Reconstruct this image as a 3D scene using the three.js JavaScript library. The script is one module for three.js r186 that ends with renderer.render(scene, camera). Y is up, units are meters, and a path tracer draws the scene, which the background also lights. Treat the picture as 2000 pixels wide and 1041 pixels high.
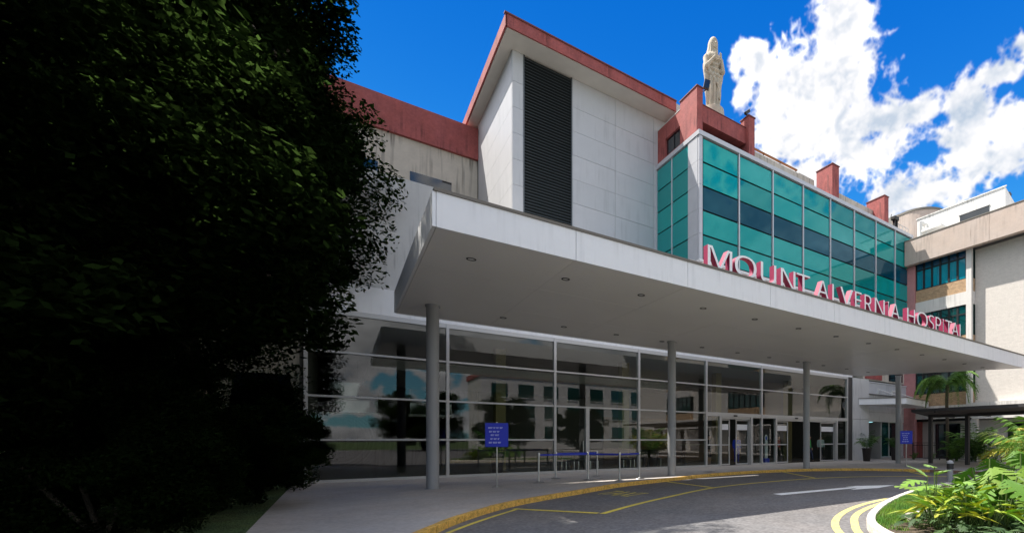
import * as THREE from 'three';
import { mergeGeometries, mergeVertices } from 'three/addons/utils/BufferGeometryUtils.js';
import { MarchingCubes } from 'three/addons/objects/MarchingCubes.js';
import { ImprovedNoise } from 'three/addons/math/ImprovedNoise.js';
import { FontLoader } from 'three/addons/loaders/FontLoader.js';
import { RoundedBoxGeometry } from 'three/addons/geometries/RoundedBoxGeometry.js';

// ------------------------------------------------------------------ camera, sky, sun, exposure
const scene = new THREE.Scene();
const renderer = new THREE.WebGLRenderer({ antialias: true });
renderer.toneMapping = THREE.LinearToneMapping;
const EXPOSURE = 1.9;
renderer.toneMappingExposure = EXPOSURE;
renderer.shadowMap.enabled = true;

// two-point perspective: level camera, lens shifted up; x runs along the glass front, -z into the building
const camera = new THREE.PerspectiveCamera(2 * Math.atan(860 / 936) * 180 / Math.PI, 2780 / 1720, 0.1, 900);
camera.position.set(0, 1.52, 0);
camera.lookAt(0.615, 1.52, -0.7885);
camera.setViewOffset(2780, 1720, 0, 0, 2000, 1041);

const SUN = new THREE.Vector3(-0.4, 1, -0.46).normalize();
const sun = new THREE.DirectionalLight(new THREE.Color(1, 0.95, 0.87), 4.5);
sun.name = 'sun';
sun.position.copy(SUN).multiplyScalar(120);
sun.castShadow = true;
sun.shadow.mapSize.set(4096, 4096);
Object.assign(sun.shadow.camera, { left: -70, right: 70, top: 70, bottom: -70, near: 1, far: 300 });
scene.add(sun, sun.target);

const noise = new ImprovedNoise();
function fbm3(x, y, z, oct) {
  let s = 0, a = 0.5;
  for (let i = 0; i < oct; i++) { s += a * noise.noise(x, y, z); x = x * 2.03 + 7.1; y = y * 2.03 + 3.7; z = z * 2.03 + 1.9; a *= 0.53; }
  return s;
}
function billow(x, y, z, oct) {   // puffy noise, about -0.4 to 0.5
  let s = 0, a = 0.5;
  for (let i = 0; i < oct; i++) { s += a * (0.52 - 2 * Math.abs(noise.noise(x, y, z))); x = x * 2.07 + 7.1; y = y * 2.07 + 3.7; z = z * 2.07 + 1.9; a *= 0.55; }
  return s;
}
const clamp01 = (v) => Math.min(1, Math.max(0, v));
const sstep = (a, b, v) => { const t = clamp01((v - a) / (b - a)); return t * t * (3 - 2 * t); };
const lerp = (a, b, t) => a + (b - a) * t;
function makeSky() {
  const W = 4096, H = 2048, data = new Float32Array(W * H * 4);
  // cumulus banks: azimuth from -z towards +x, elevation, half sizes (degrees)
  const banks = [[48.5, 34.7, 5.1, 4.1], [53.5, 39.8, 2.4, 3.1], [53.5, 36.5, 3.4, 2.7], [47.1, 31.9, 4.8, 3.5], [51.8, 32.3, 4.9, 3.4], [43.1, 38.2, 2.0, 1.3], [41.6, 35.9, 1.2, 1.6],
    [58.5, 31.8, 3.7, 2.2], [61.1, 32.4, 2.2, 1.4], [47.2, 28.2, 5.2, 2.8], [55.7, 29.7, 3.9, 1.8], [66.1, 31.1, 2.2, 2.6], [65.1, 28.5, 3.0, 2.5], [62.6, 25.4, 5.2, 2.3], [67.9, 26.6, 3.3, 1.9],
    [70, 29.3, 2.3, 2], [69.3, 33.3, 2.3, 1], [72.3, 34.2, 2.4, 1.4], [74.4, 29.9, 2.8, 1.8], [53.9, 42.5, 2.2, 2.4], [80, 30, 5, 4]];
  for (let row = 0; row < H; row++) {
    const el = ((row + 0.5) / H - 0.5) * Math.PI, y = Math.sin(el), c = Math.cos(el), eld = el * 180 / Math.PI;
    for (let col = 0; col < W; col++) {
      const o = (row * W + col) * 4;
      data[o + 3] = 1;
      if (y <= 0) { data[o] = 0.2 / EXPOSURE; data[o + 1] = 0.2 / EXPOSURE; data[o + 2] = 0.19 / EXPOSURE; continue; }
      const az = ((col + 0.5) / W - 0.5) * 2 * Math.PI, x = c * Math.cos(az), z = c * Math.sin(az);
      const azd = Math.atan2(x, -z) * 180 / Math.PI;
      const h = Math.pow(1 - y, 1.6), hz = Math.pow(1 - y, 7);
      let r = 0.0005 + 0.12 * h * h + 0.5 * hz, g = 0.14 + 0.9 * h * h + 0.2 * hz, b = 0.57 + 0.7 * h;
      // picture-side banks
      let env = -1;
      for (const k of banks) {
        let da = azd - k[0]; if (da > 180) da -= 360; if (da < -180) da += 360;
        const dx = da * c / (k[2] * 1.03), dy = (eld - k[1]) / (k[3] * 1.03), v = 1 - Math.sqrt(dx * dx + dy * dy);
        if (v > env) env = v;
      }
      // the rest of the sky: fair-weather cumulus, its unseen cover raised for fill light
      const away = Math.max(sstep(76, 92, azd), sstep(12, 30, -azd));
      let a2 = -1;
      if (away > 0) {
        const k = 1.15 / (y + 0.22), n = fbm3(x * k * 1.4 + 11, 3.3, z * k * 1.4 + 4, 3);
        a2 = (n * 2.6 + 0.42) * away - (1 - away);
      }
      let d = Math.max(env, a2);
      if (d > -0.7) {
        const n1 = fbm3(x * 9, y * 9, z * 9, 3), n2 = billow(x * 26 + 5, y * 26, z * 26, 6);
        d = d * 1.15 + n1 * 0.75 + n2 * 0.95 - 0.03;
        const alpha = sstep(-0.12, 0.46, d) * 0.99;
        if (alpha > 0) {
          // relief: denser puffs towards the sun keep light from what lies behind them
          const e = 0.012, sx = x + SUN.x * e, sy = y + SUN.y * e, sz = z + SUN.z * e;
          const relief = (n2 - billow(sx * 26 + 5, sy * 26, sz * 26, 4)) * 0.34 + (n1 - fbm3((x + SUN.x * 0.04) * 9, (y + SUN.y * 0.04) * 9, (z + SUN.z * 0.04) * 9, 3)) * 0.6;
          const body = fbm3(x * 9 + 40, y * 9, z * 9, 4), thick = sstep(0.1, 0.9, d);
          const toSun = x * SUN.x + y * SUN.y + z * SUN.z, phase = 1 + (toSun > 0 ? 1.7 * toSun * toSun * toSun : 1.1 * toSun * toSun) + 0.6 * Math.max(0, -toSun);   // cumulus glow round the sun and when front-lit, strengthened for fill light
          const lit = Math.max(0.62, 1.0 - 0.24 * thick * clamp01(0.45 + body * 1.9) + relief) * phase;
          const dim = Math.max(0, 1 - lit), cr = lit - 0.3 * dim, cg = lit - 0.02 * dim, cb = lit + 0.02 + 0.3 * dim;
          r = lerp(r, cr, alpha); g = lerp(g, cg, alpha); b = lerp(b, cb, alpha);
        }
      }
      data[o] = r / EXPOSURE; data[o + 1] = g / EXPOSURE; data[o + 2] = b / EXPOSURE;
    }
  }
  const t = new THREE.DataTexture(data, W, H, THREE.RGBAFormat, THREE.FloatType);
  t.mapping = THREE.EquirectangularReflectionMapping;
  t.magFilter = t.minFilter = THREE.LinearFilter;
  t.needsUpdate = true;
  return t;
}
const skyTexture = makeSky();
scene.background = skyTexture;
scene.environment = skyTexture;

// ------------------------------------------------------------------ helpers
let seed = 12345;
const rnd = () => { seed = (seed + 0x6d2b79f5) | 0; let t = Math.imul(seed ^ (seed >>> 15), 1 | seed); t = (t + Math.imul(t ^ (t >>> 7), 61 | t)) ^ t; return ((t ^ (t >>> 14)) >>> 0) / 4294967296; };
const rr = (a, b) => a + (b - a) * rnd();
const taken = new Map();
const numbered = (name) => { const n = taken.get(name) ?? 0; taken.set(name, n + 1); return n ? name + '_' + String(n).padStart(3, '0') : name; };
function shade(m) { m.castShadow = true; m.receiveShadow = true; return m; }
function thing(name, label, category, [x, y, z] = [0, 0, 0], group, turn = 0) {
  const o = new THREE.Group();
  o.name = numbered(name); o.position.set(x, y, z); o.rotation.y = turn;
  o.userData = { label, category };
  if (group) o.userData.group = group;
  scene.add(o);
  return o;
}
// geometry given in world axes, moved under its thing (things with turn 0)
function part(parent, name, geo, mat, label) {
  const m = shade(new THREE.Mesh(geo, mat));
  m.name = name;
  if (label) m.userData.label = label;
  let p = parent; const off = new THREE.Vector3();
  while (p && p !== scene) { off.add(p.position); p = p.parent; }
  m.position.copy(off).negate();
  parent.add(m);
  return m;
}
// geometry given in the parent's own axes
function local(parent, name, geo, mat, pos, label) {
  const m = shade(new THREE.Mesh(geo, mat));
  m.name = name; if (pos) m.position.set(...pos); if (label) m.userData.label = label;
  parent.add(m);
  return m;
}
function single(name, label, category, geo, mat, group) {
  const m = shade(new THREE.Mesh(geo, mat));
  m.name = numbered(name); m.userData = { label, category }; if (group) m.userData.group = group;
  scene.add(m);
  return m;
}
function struct(name, geo, mat) { const m = shade(new THREE.Mesh(geo, mat)); m.name = numbered(name); m.userData.kind = 'structure'; scene.add(m); return m; }
function uvMetres(g) {   // box mapping in metres from position and normal
  const p = g.attributes.position, n = g.attributes.normal, uv = new Float32Array(p.count * 2);
  for (let i = 0; i < p.count; i++) {
    const ax = Math.abs(n.getX(i)), ay = Math.abs(n.getY(i)), az = Math.abs(n.getZ(i));
    if (ay >= ax && ay >= az) { uv[i * 2] = p.getX(i); uv[i * 2 + 1] = p.getZ(i); } else if (ax >= az) { uv[i * 2] = p.getZ(i); uv[i * 2 + 1] = p.getY(i); } else { uv[i * 2] = p.getX(i); uv[i * 2 + 1] = p.getY(i); }
  }
  g.setAttribute('uv', new THREE.BufferAttribute(uv, 2));
  return g;
}
function bx(x0, x1, y0, y1, z0, z1) {
  const g = new THREE.BoxGeometry(Math.abs(x1 - x0), Math.abs(y1 - y0), Math.abs(z1 - z0));
  g.translate((x0 + x1) / 2, (y0 + y1) / 2, (z0 + z1) / 2);
  return uvMetres(g);
}
function rbx(x0, x1, y0, y1, z0, z1, r = 0.012) {
  const g = new RoundedBoxGeometry(Math.abs(x1 - x0), Math.abs(y1 - y0), Math.abs(z1 - z0), 1, r);
  g.translate((x0 + x1) / 2, (y0 + y1) / 2, (z0 + z1) / 2);
  return uvMetres(g);
}
function cyl(x, z, y0, y1, r0, r1 = r0, seg = 24) { const g = new THREE.CylinderGeometry(r1, r0, y1 - y0, seg); g.translate(x, (y0 + y1) / 2, z); return g; }
function rod(a, b, r, seg = 8) {
  const A = new THREE.Vector3(...a), B = new THREE.Vector3(...b), d = B.clone().sub(A), g = new THREE.CylinderGeometry(r, r, d.length(), seg);
  g.applyQuaternion(new THREE.Quaternion().setFromUnitVectors(new THREE.Vector3(0, 1, 0), d.normalize()));
  g.translate((a[0] + b[0]) / 2, (a[1] + b[1]) / 2, (a[2] + b[2]) / 2);
  return g;
}
function prism(pts, y0, y1, bevel = 0) {   // plan polygon [[x,z]...] raised from y0 to y1
  const s = new THREE.Shape(pts.map(([x, z]) => new THREE.Vector2(x, -z)));
  const g = new THREE.ExtrudeGeometry(s, { depth: y1 - y0 - 2 * bevel, bevelEnabled: bevel > 0, bevelSize: bevel, bevelThickness: bevel, bevelSegments: 2, bevelOffset: -bevel });
  g.rotateX(-Math.PI / 2); g.translate(0, y0 + bevel, 0);
  return uvMetres(g);
}
function sheet(pts, y) { const g = new THREE.ShapeGeometry(new THREE.Shape(pts.map(([x, z]) => new THREE.Vector2(x, -z)))); g.rotateX(-Math.PI / 2); g.translate(0, y, 0); return uvMetres(g); }
function curveXZ(pts, n) { return new THREE.CatmullRomCurve3(pts.map(([x, z]) => new THREE.Vector3(x, 0, z))).getSpacedPoints(n).map((p) => [p.x, p.z]); }
function offsetLine(pts, d) {   // to the left of travel for d > 0
  return pts.map((p, i) => {
    const a = pts[Math.max(0, i - 1)], b = pts[Math.min(pts.length - 1, i + 1)], l = Math.hypot(b[0] - a[0], b[1] - a[1]) || 1;
    return [p[0] + (b[1] - a[1]) / l * d, p[1] - (b[0] - a[0]) / l * d];
  });
}
const ribbon = (pts, w, y) => sheet([...offsetLine(pts, w / 2), ...offsetLine(pts, -w / 2).reverse()], y);

// ------------------------------------------------------------------ textures and materials
function tileNoise(n, cells, s) {   // tiling value noise in [0,1]
  const g = new Float32Array(cells * cells); let q = s;
  for (let i = 0; i < g.length; i++) { q = (Math.imul(q, 1664525) + 1013904223) | 0; g[i] = (q >>> 0) / 4294967296; }
  const out = new Float32Array(n * n);
  for (let y = 0; y < n; y++) for (let x = 0; x < n; x++) {
    const u = x / n * cells, v = y / n * cells, i = Math.floor(u), j = Math.floor(v), fx = u - i, fy = v - j, sx = fx * fx * (3 - 2 * fx), sy = fy * fy * (3 - 2 * fy), i1 = (i + 1) % cells, j1 = (j + 1) % cells;
    out[y * n + x] = lerp(lerp(g[j * cells + i], g[j * cells + i1], sx), lerp(g[j1 * cells + i], g[j1 * cells + i1], sx), sy);
  }
  return out;
}
function stretched(n, cx, cy, s) {   // tiling noise with different cell counts across and down
  const g = new Float32Array(cx * cy); let q = s;
  for (let i = 0; i < g.length; i++) { q = (Math.imul(q, 1664525) + 1013904223) | 0; g[i] = (q >>> 0) / 4294967296; }
  const out = new Float32Array(n * n);
  for (let y = 0; y < n; y++) for (let x = 0; x < n; x++) {
    const u = x / n * cx, v = y / n * cy, i = Math.floor(u), j = Math.floor(v), fx = u - i, fy = v - j, sx = fx * fx * (3 - 2 * fx), sy = fy * fy * (3 - 2 * fy), i1 = (i + 1) % cx, j1 = (j + 1) % cy;
    out[y * n + x] = lerp(lerp(g[j * cx + i], g[j * cx + i1], sx), lerp(g[j1 * cx + i], g[j1 * cx + i1], sx), sy);
  }
  return out;
}
function layered(n, layers, s) { const o = new Float32Array(n * n); layers.forEach(([c, a], k) => { const t = tileNoise(n, c, s + k * 97); for (let i = 0; i < o.length; i++) o[i] += (t[i] - 0.5) * a; }); return o; }
function texFrom(n, f, srgb, repeat) {
  const d = new Uint8Array(n * n * 4);
  for (let y = 0; y < n; y++) for (let x = 0; x < n; x++) { const c = f(x, y, y * n + x), o = (y * n + x) * 4; d[o] = clamp01(c[0]) * 255; d[o + 1] = clamp01(c[1]) * 255; d[o + 2] = clamp01(c[2]) * 255; d[o + 3] = 255; }
  const t = new THREE.DataTexture(d, n, n);
  t.wrapS = t.wrapT = THREE.RepeatWrapping; t.magFilter = THREE.LinearFilter; t.minFilter = THREE.LinearMipmapLinearFilter; t.generateMipmaps = true;
  if (srgb) t.colorSpace = THREE.SRGBColorSpace;
  t.repeat.set(repeat, repeat); t.needsUpdate = true;
  return t;
}
const toS = (v) => v <= 0.0031308 ? v * 12.92 : 1.055 * Math.pow(v, 1 / 2.4) - 0.055;
function mottled(col, amp, layers, size, s, n = 512, warm = 0) {   // linear colour, relative variation, metres per tile
  const v = layered(n, layers, s), w = layered(n, [[5, 1], [13, 0.6]], s + 501);
  return texFrom(n, (x, y, i) => { const k = 1 + v[i] * amp, t = w[i] * warm; return [toS(Math.max(0, col[0] * k * (1 + t))), toS(Math.max(0, col[1] * k)), toS(Math.max(0, col[2] * k * (1 - t)))]; }, true, 1 / size);
}
function weathered(col, amp, streak, layers, size, s, n = 512, warm = 0) {   // mottled wall with rain-washed vertical stains
  const v = layered(n, layers, s), a = stretched(n, 40, 3, s + 7), b = stretched(n, 110, 5, s + 8), p = stretched(n, 7, 5, s + 9), w = layered(n, [[5, 1], [13, 0.6]], s + 501);
  return texFrom(n, (x, y, i) => { const st = Math.max(0, a[i] * 0.65 + b[i] * 0.35 - 0.5) * Math.max(0, p[i] - 0.25) * 2.6, k = (1 + v[i] * amp) * (1 - streak * st), t = w[i] * warm; return [toS(Math.max(0, col[0] * k * (1 + t))), toS(Math.max(0, col[1] * k)), toS(Math.max(0, col[2] * k * (1 - t)))]; }, true, 1 / size);
}
const bump = (layers, size, s, n = 512) => { const v = layered(n, layers, s); return texFrom(n, (x, y, i) => { const k = 0.5 + v[i]; return [k, k, k]; }, false, 1 / size); };
const M = (color, roughness = 0.7, o = {}) => { const m = new THREE.MeshPhysicalMaterial({ roughness, ...o }); if (Array.isArray(color)) m.color.setRGB(...color); else if (color) m.color.set(color); return m; };
const tex = (t, rough, o = {}) => M([1, 1, 1], rough, { map: t, ...o });

const roughB = bump([[16, 0.6], [64, 0.6], [160, 0.8]], 2.5, 7);
const fineB = bump([[40, 0.4], [128, 0.9]], 1.2, 19);
const mat = {};
mat.asphalt = tex(mottled([0.165, 0.157, 0.155], 0.5, [[3, 0.4], [9, 0.3], [31, 0.25], [70, 0.3], [190, 1.1]], 7, 3, 1024, 0.06), 0.9, { bumpMap: fineB, bumpScale: 0.004 });
mat.paving = tex(mottled([0.5, 0.46, 0.43], 0.34, [[3, 0.4], [12, 0.4], [70, 0.5], [160, 0.5]], 4, 11, 512, 0.05), 0.75, { bumpMap: fineB, bumpScale: 0.002 });
mat.lobbyFloor = tex(mottled([0.24, 0.205, 0.165], 0.3, [[8, 0.5], [60, 0.6]], 3, 21), 0.25);
mat.earth = tex(mottled([0.1, 0.075, 0.05], 0.8, [[9, 0.5], [40, 0.6], [150, 0.8]], 3, 31), 1, { bumpMap: roughB, bumpScale: 0.03 });
mat.lawn = tex(mottled([0.07, 0.11, 0.03], 0.9, [[6, 0.6], [40, 0.7], [150, 0.8]], 3, 41, 512, 0.25), 1, { bumpMap: roughB, bumpScale: 0.03 });
mat.yellowKerb = tex(mottled([0.72, 0.42, 0.09], 0.8, [[6, 0.5], [30, 0.7], [110, 0.7]], 1.4, 51, 512, 0.08), 0.75, { bumpMap: fineB, bumpScale: 0.003 });
mat.bareKerb = tex(mottled([0.22, 0.13, 0.09], 0.7, [[6, 0.5], [30, 0.7], [110, 0.7]], 1.4, 53, 512, 0.1), 0.85, { bumpMap: fineB, bumpScale: 0.003 });
mat.whiteKerb = tex(mottled([0.62, 0.57, 0.52], 0.45, [[5, 0.5], [24, 0.7], [110, 0.6]], 1.6, 57, 512, 0.06), 0.8, { bumpMap: fineB, bumpScale: 0.003 });
mat.yellowPaint = tex(mottled([0.75, 0.6, 0.09], 0.45, [[9, 0.4], [50, 0.7], [170, 0.8]], 1.5, 61), 0.7);
mat.yellowPaintPale = tex(mottled([0.62, 0.54, 0.2], 0.45, [[9, 0.4], [50, 0.7], [170, 0.8]], 1.5, 62), 0.7);
mat.whitePaint = tex(mottled([0.88, 0.88, 0.87], 0.2, [[9, 0.4], [50, 0.7], [170, 0.8]], 1.5, 63), 0.6);
mat.soffit = tex(mottled([0.87, 0.845, 0.81], 0.07, [[3, 0.6], [9, 0.5]], 6, 71), 0.3);
mat.fascia = tex(weathered([0.86, 0.86, 0.87], 0.05, 0.16, [[4, 0.6], [20, 0.5], [60, 0.3]], 3, 73), 0.42);
mat.capping = M([0.17, 0.15, 0.125], 0.6);
mat.silver = tex(mottled([0.56, 0.57, 0.61], 0.12, [[6, 0.6], [30, 0.4]], 2, 79), 0.38, { metalness: 0.25 });
mat.mullion = M([0.62, 0.62, 0.66], 0.4, { metalness: 0.3 });
mat.gasket = M([0.012, 0.018, 0.02], 0.5);
mat.greyPanel = tex(weathered([0.58, 0.58, 0.595], 0.08, 0.22, [[3, 0.6], [12, 0.4], [60, 0.3]], 4, 83), 0.5);
mat.greyPanel2 = tex(weathered([0.56, 0.565, 0.58], 0.08, 0.22, [[3, 0.6], [12, 0.4], [60, 0.3]], 4, 84), 0.5);
mat.louvre = M([0.085, 0.1, 0.11], 0.5, { metalness: 0.2 });
mat.red = tex(weathered([0.36, 0.09, 0.082], 0.42, 1.1, [[3, 0.4], [10, 0.5], [40, 0.5], [120, 0.3]], 3.3, 91, 512, 0.07), 0.8, { bumpMap: fineB, bumpScale: 0.002 });
mat.redCap = M([0.16, 0.045, 0.042], 0.7);
mat.pink = tex(mottled([0.52, 0.24, 0.24], 0.25, [[3, 0.5], [12, 0.5], [60, 0.4]], 3, 93), 0.8);
mat.roofSoffit = tex(mottled([0.6, 0.57, 0.52], 0.12, [[3, 0.6], [14, 0.5]], 4, 95), 0.8);
mat.beige = tex(weathered([0.5, 0.41, 0.355], 0.14, 0.7, [[3, 0.5], [11, 0.5], [50, 0.4], [150, 0.3]], 4, 97, 512, 0.03), 0.9, { bumpMap: roughB, bumpScale: 0.004 });
mat.cream = tex(weathered([0.58, 0.52, 0.44], 0.16, 0.9, [[3, 0.6], [12, 0.5], [50, 0.4]], 4, 99), 0.85);
mat.whiteWall = tex(weathered([0.68, 0.65, 0.62], 0.1, 0.5, [[4, 0.5], [30, 0.4], [120, 0.5]], 4, 101), 0.9);
{ // small split-face tiles of the far wall: relief and tone only
  const n = 1024, rows = 40, v = layered(n, [[60, 0.5], [180, 0.5]], 131), tone = new Map();
  const at = (x, y) => { const j = Math.floor(y / n * rows), off = (j % 2) * 0.5, i = Math.floor(x / n * 16 + off) % 16, u = (x / n * 16 + off) % 1, w = (y / n * rows) % 1, k = j * 16 + i; if (!tone.has(k)) tone.set(k, rnd()); return [u < 0.03 || w < 0.1, tone.get(k)]; };
  mat.tileWall = tex(texFrom(n, (x, y, i) => { const [j, t] = at(x, y), k = (j ? 0.93 : 0.96 + 0.08 * t) * (1 + v[i] * 0.16); return [toS(0.62 * k), toS(0.575 * k), toS(0.53 * k)]; }, true, 1 / 4), 0.9, { bumpMap: texFrom(n, (x, y, i) => { const [j, t] = at(x, y), k = j ? 0.3 : 0.5 + 0.25 * t + 0.4 * v[i]; return [k, k, k]; }, false, 1 / 4), bumpScale: 0.005 });
  mat.brick = tex(texFrom(n, (x, y, i) => { const [j, t] = at(x, y), k = (0.82 + 0.36 * t) * (1 + v[i] * 0.4); return j ? [toS(0.4), toS(0.32), toS(0.24)] : [toS(0.44 * k), toS(0.29 * k), toS(0.17 * k)]; }, true, 1 / 3.2), 0.9, { bumpMap: texFrom(n, (x, y, i) => { const [j, t] = at(x, y), k = j ? 0.1 : 0.6 + 0.2 * t; return [k, k, k]; }, false, 1 / 3.2), bumpScale: 0.008 });
}
mat.teal = [0, 1, 2, 3, 4, 5].map((k) => M([0.005, 0.35 - 0.03 * ((k * 5) % 6), 0.32 - 0.026 * ((k * 5) % 6) + 0.01 * (k % 2)], 0.02, { ior: 2.0, specularColor: new THREE.Color(0.15, 0.8, 0.85) }));   // tinted reflective spandrel glass
mat.vision = [0, 1, 2].map((k) => M([0.002, 0.035 + 0.016 * k, 0.062 + 0.024 * k], 0.015, { ior: 1.75, specularColor: new THREE.Color(0.08, 0.55, 0.8) }));
mat.wingGlass = M([0.002, 0.24, 0.33], 0.05, { ior: 1.8 });
mat.wingGlassTop = M([0.003, 0.06, 0.13], 0.05, { ior: 1.8 });
mat.wingGlassGreen = M([0.004, 0.05, 0.045], 0.03, { ior: 2.0 });
mat.darkGlass = M([0.006, 0.012, 0.018], 0.04, { ior: 1.8 });
mat.blackFrame = M([0.008, 0.01, 0.012], 0.5);
mat.glass = M([0.82, 0.9, 0.86], 0, { transmission: 1, thickness: 0, ior: 1.7 });
mat.frame = tex(mottled([0.52, 0.51, 0.5], 0.08, [[4, 0.6], [30, 0.4]], 1.5, 111), 0.42, { metalness: 0.25 });
mat.steelColumn = tex(mottled([0.33, 0.335, 0.34], 0.1, [[4, 0.6], [20, 0.4]], 1.5, 113), 0.5);
mat.concretePanel = tex(weathered([0.58, 0.575, 0.565], 0.12, 0.5, [[3, 0.6], [10, 0.4], [60, 0.3]], 3, 117), 0.7);
mat.darkMetal = M([0.045, 0.042, 0.044], 0.55);
mat.shelter = tex(mottled([0.085, 0.07, 0.066], 0.2, [[5, 0.5], [30, 0.5]], 2, 121), 0.6);
mat.interior = M([0.12, 0.11, 0.095], 0.8);
mat.interiorPale = M([0.35, 0.33, 0.3], 0.8);
mat.interiorWood = M([0.13, 0.07, 0.035], 0.5);
mat.mustard = M([0.17, 0.135, 0.05], 0.7);
mat.letterFace = M([0.94, 0.93, 0.94], 0.4);
mat.letterSide = M([0.27, 0.005, 0.06], 0.6);
mat.stone = tex(mottled([0.52, 0.45, 0.355], 0.35, [[4, 0.4], [14, 0.5], [60, 0.5]], 1.6, 123, 512, 0.05), 0.85);
mat.black = M([0.01, 0.01, 0.011], 0.5);
mat.whiteMetal = tex(weathered([0.7, 0.69, 0.66], 0.1, 0.6, [[3, 0.6], [14, 0.5], [60, 0.3]], 3, 127), 0.55);
mat.blue = M([0.008, 0.03, 0.45], 0.45);
mat.chrome = M([0.55, 0.55, 0.55], 0.28, { metalness: 1 });
mat.bark = tex(mottled([0.09, 0.07, 0.05], 0.8, [[8, 0.5], [40, 0.6]], 1.5, 129), 1, { bumpMap: roughB, bumpScale: 0.03 });
mat.leafTree = [[0.06, 0.12, 0.03], [0.05, 0.1, 0.026], [0.07, 0.13, 0.032]].map((c) => M(c, 0.75, { side: THREE.DoubleSide, transmission: 0.42, thickness: 0 }));
const leafy = (c, t = 0.35) => M(c, 0.62, { transmission: t, thickness: 0, side: THREE.DoubleSide, specularIntensity: 0.7 });
mat.monstera = [[0.11, 0.25, 0.015], [0.06, 0.17, 0.012], [0.19, 0.32, 0.025]].map((c) => leafy(c));
mat.yellowLeaf = [[0.46, 0.47, 0.018], [0.36, 0.46, 0.018], [0.2, 0.38, 0.025]].map((c) => leafy(c));
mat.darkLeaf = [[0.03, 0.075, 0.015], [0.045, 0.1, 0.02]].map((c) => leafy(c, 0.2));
mat.palm = [[0.1, 0.23, 0.028], [0.15, 0.3, 0.035], [0.04, 0.1, 0.018]].map((c) => leafy(c, 0.25));
mat.palmYellow = [[0.42, 0.38, 0.05], [0.26, 0.32, 0.05]].map((c) => leafy(c, 0.25));
mat.stalk = M([0.09, 0.14, 0.03], 0.6);
mat.pot = M([0.016, 0.012, 0.012], 0.4);

// ------------------------------------------------------------------ ground, road, pavement
struct('ground', bx(-300, 300, -0.5, -0.06, -300, 300), mat.lawn);
struct('road', sheet([[-70, 45], [40, 45], [40, -40], [-70, -40]], 0), mat.asphalt);
const kerbLine = curveXZ([[-40, -2.4], [-12, -2.9], [-5, -4.0], [-1.2, -6.0], [0.7, -8.0], [1.79, -9.83], [3.13, -11.41], [5.52, -13.01], [7.29, -14.09], [9.9, -15.0], [12.11, -15.73], [14.3, -16.06], [16.51, -15.98], [18.7, -15.34], [20.88, -13.93], [22.1, -11.9], [22.5, -9.74], [22.7, -6], [22.9, 0], [24, 14], [25, 40]], 200);
const kerbInner = offsetLine(kerbLine, 0.13);
const split = kerbInner.findIndex((p) => p[0] > -1.2);
struct('pavement', prism([...kerbInner.slice(split), [39.5, 40], [39.5, -36], [-1.2, -36]], -0.05, 0.12), mat.paving);
struct('planting_bed', prism([...kerbInner.slice(0, split + 1), [-1.2, -50], [-60, -50], [-60, -2.6]], -0.05, 0.115), mat.lawn);
{ // kerb stones, one by one
  const k = thing('kerb', 'curving kerb of yellow painted stones in front of the glass entrance', 'kerb', [14.3, 0, -16.06]);
  const outer = kerbLine, inner = kerbInner; let a = 0, run = 0, n = 0;
  const stone = (i0, i1) => {
    const o = outer.slice(i0, i1 + 1), q = inner.slice(i0, i1 + 1), dirx = o[o.length - 1][0] - o[0][0], dirz = o[o.length - 1][1] - o[0][1], l = Math.hypot(dirx, dirz), e = 0.012;
    const cut = (pts) => { const r = pts.map((p) => [...p]); r[0][0] += dirx / l * e; r[0][1] += dirz / l * e; const z = r.length - 1; r[z][0] -= dirx / l * e; r[z][1] -= dirz / l * e; return r; };
    const mid = o[Math.floor(o.length / 2)], bare = mid[1] > -11.6 && mid[0] > 18;
    part(k, 'kerb_stone', prism([...cut(o), ...cut(q).reverse()], -0.04, 0.124 + rr(-0.004, 0.006), 0.012), bare ? mat.bareKerb : mat.yellowKerb);
  };
  for (let i = 1; i < outer.length; i++) {
    run += Math.hypot(outer[i][0] - outer[i - 1][0], outer[i][1] - outer[i - 1][1]);
    if (run > 1.15) { if (outer[i][0] > -4 && outer[i][1] < -3) stone(a, i); a = i; run = 0; n++; }
  }
}

// painted road markings
const bayLine = curveXZ([[4.3, -9.2], [5.52, -10.02], [6.85, -10.77], [9.64, -12.09], [13.2, -12.56], [15.33, -12.45], [17.56, -11.75], [19.75, -10.05], [20.9, -8.6], [21.4, -6]], 60);
single('yellow_line', 'long curving yellow line marking the drop-off lane off the road', 'road marking', ribbon(bayLine, 0.14, 0.004), mat.yellowPaint);
const bay = (pts, label) => single('yellow_line', label, 'road marking', ribbon(pts, 0.13, 0.008), mat.yellowPaint, 'bay dividing lines');
bay([[9.48, -14.85], [9.46, -12.12]], 'short yellow bay line ending near the nearest steel column');
bay([[16.7, -15.85], [15.1, -12.6]], 'short yellow bay line in front of the automatic doors');
bay([[21.75, -12.4], [19.65, -10.25]], 'short yellow bay line near the blue notice sign');
bay([[3.05, -11.05], [4.26, -9.3]], 'yellow line closing off the taxi bay at its near end');
single('yellow_line', 'yellow no-parking line hugging the kerb left of the taxi bay', 'road marking', ribbon(curveXZ([[2.95, -11.15], [2.2, -10.3], [1.5, -9.4], [0.7, -8.2]], 12).map(([x, z]) => [x + 0.18, z + 0.16]), 0.09, 0.004), mat.yellowPaint);
single('yellow_line', 'outer of the two yellow lines curving round the planted island', 'road marking', ribbon(curveXZ([[5.2, -2.2], [5.6, -3.6], [6.45, -4.85], [7.21, -5.55], [8.14, -6.12], [9.17, -6.55], [10.13, -6.82], [11.26, -7.02]], 40), 0.14, 0.004), mat.yellowPaintPale, 'double yellow lines');
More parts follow.
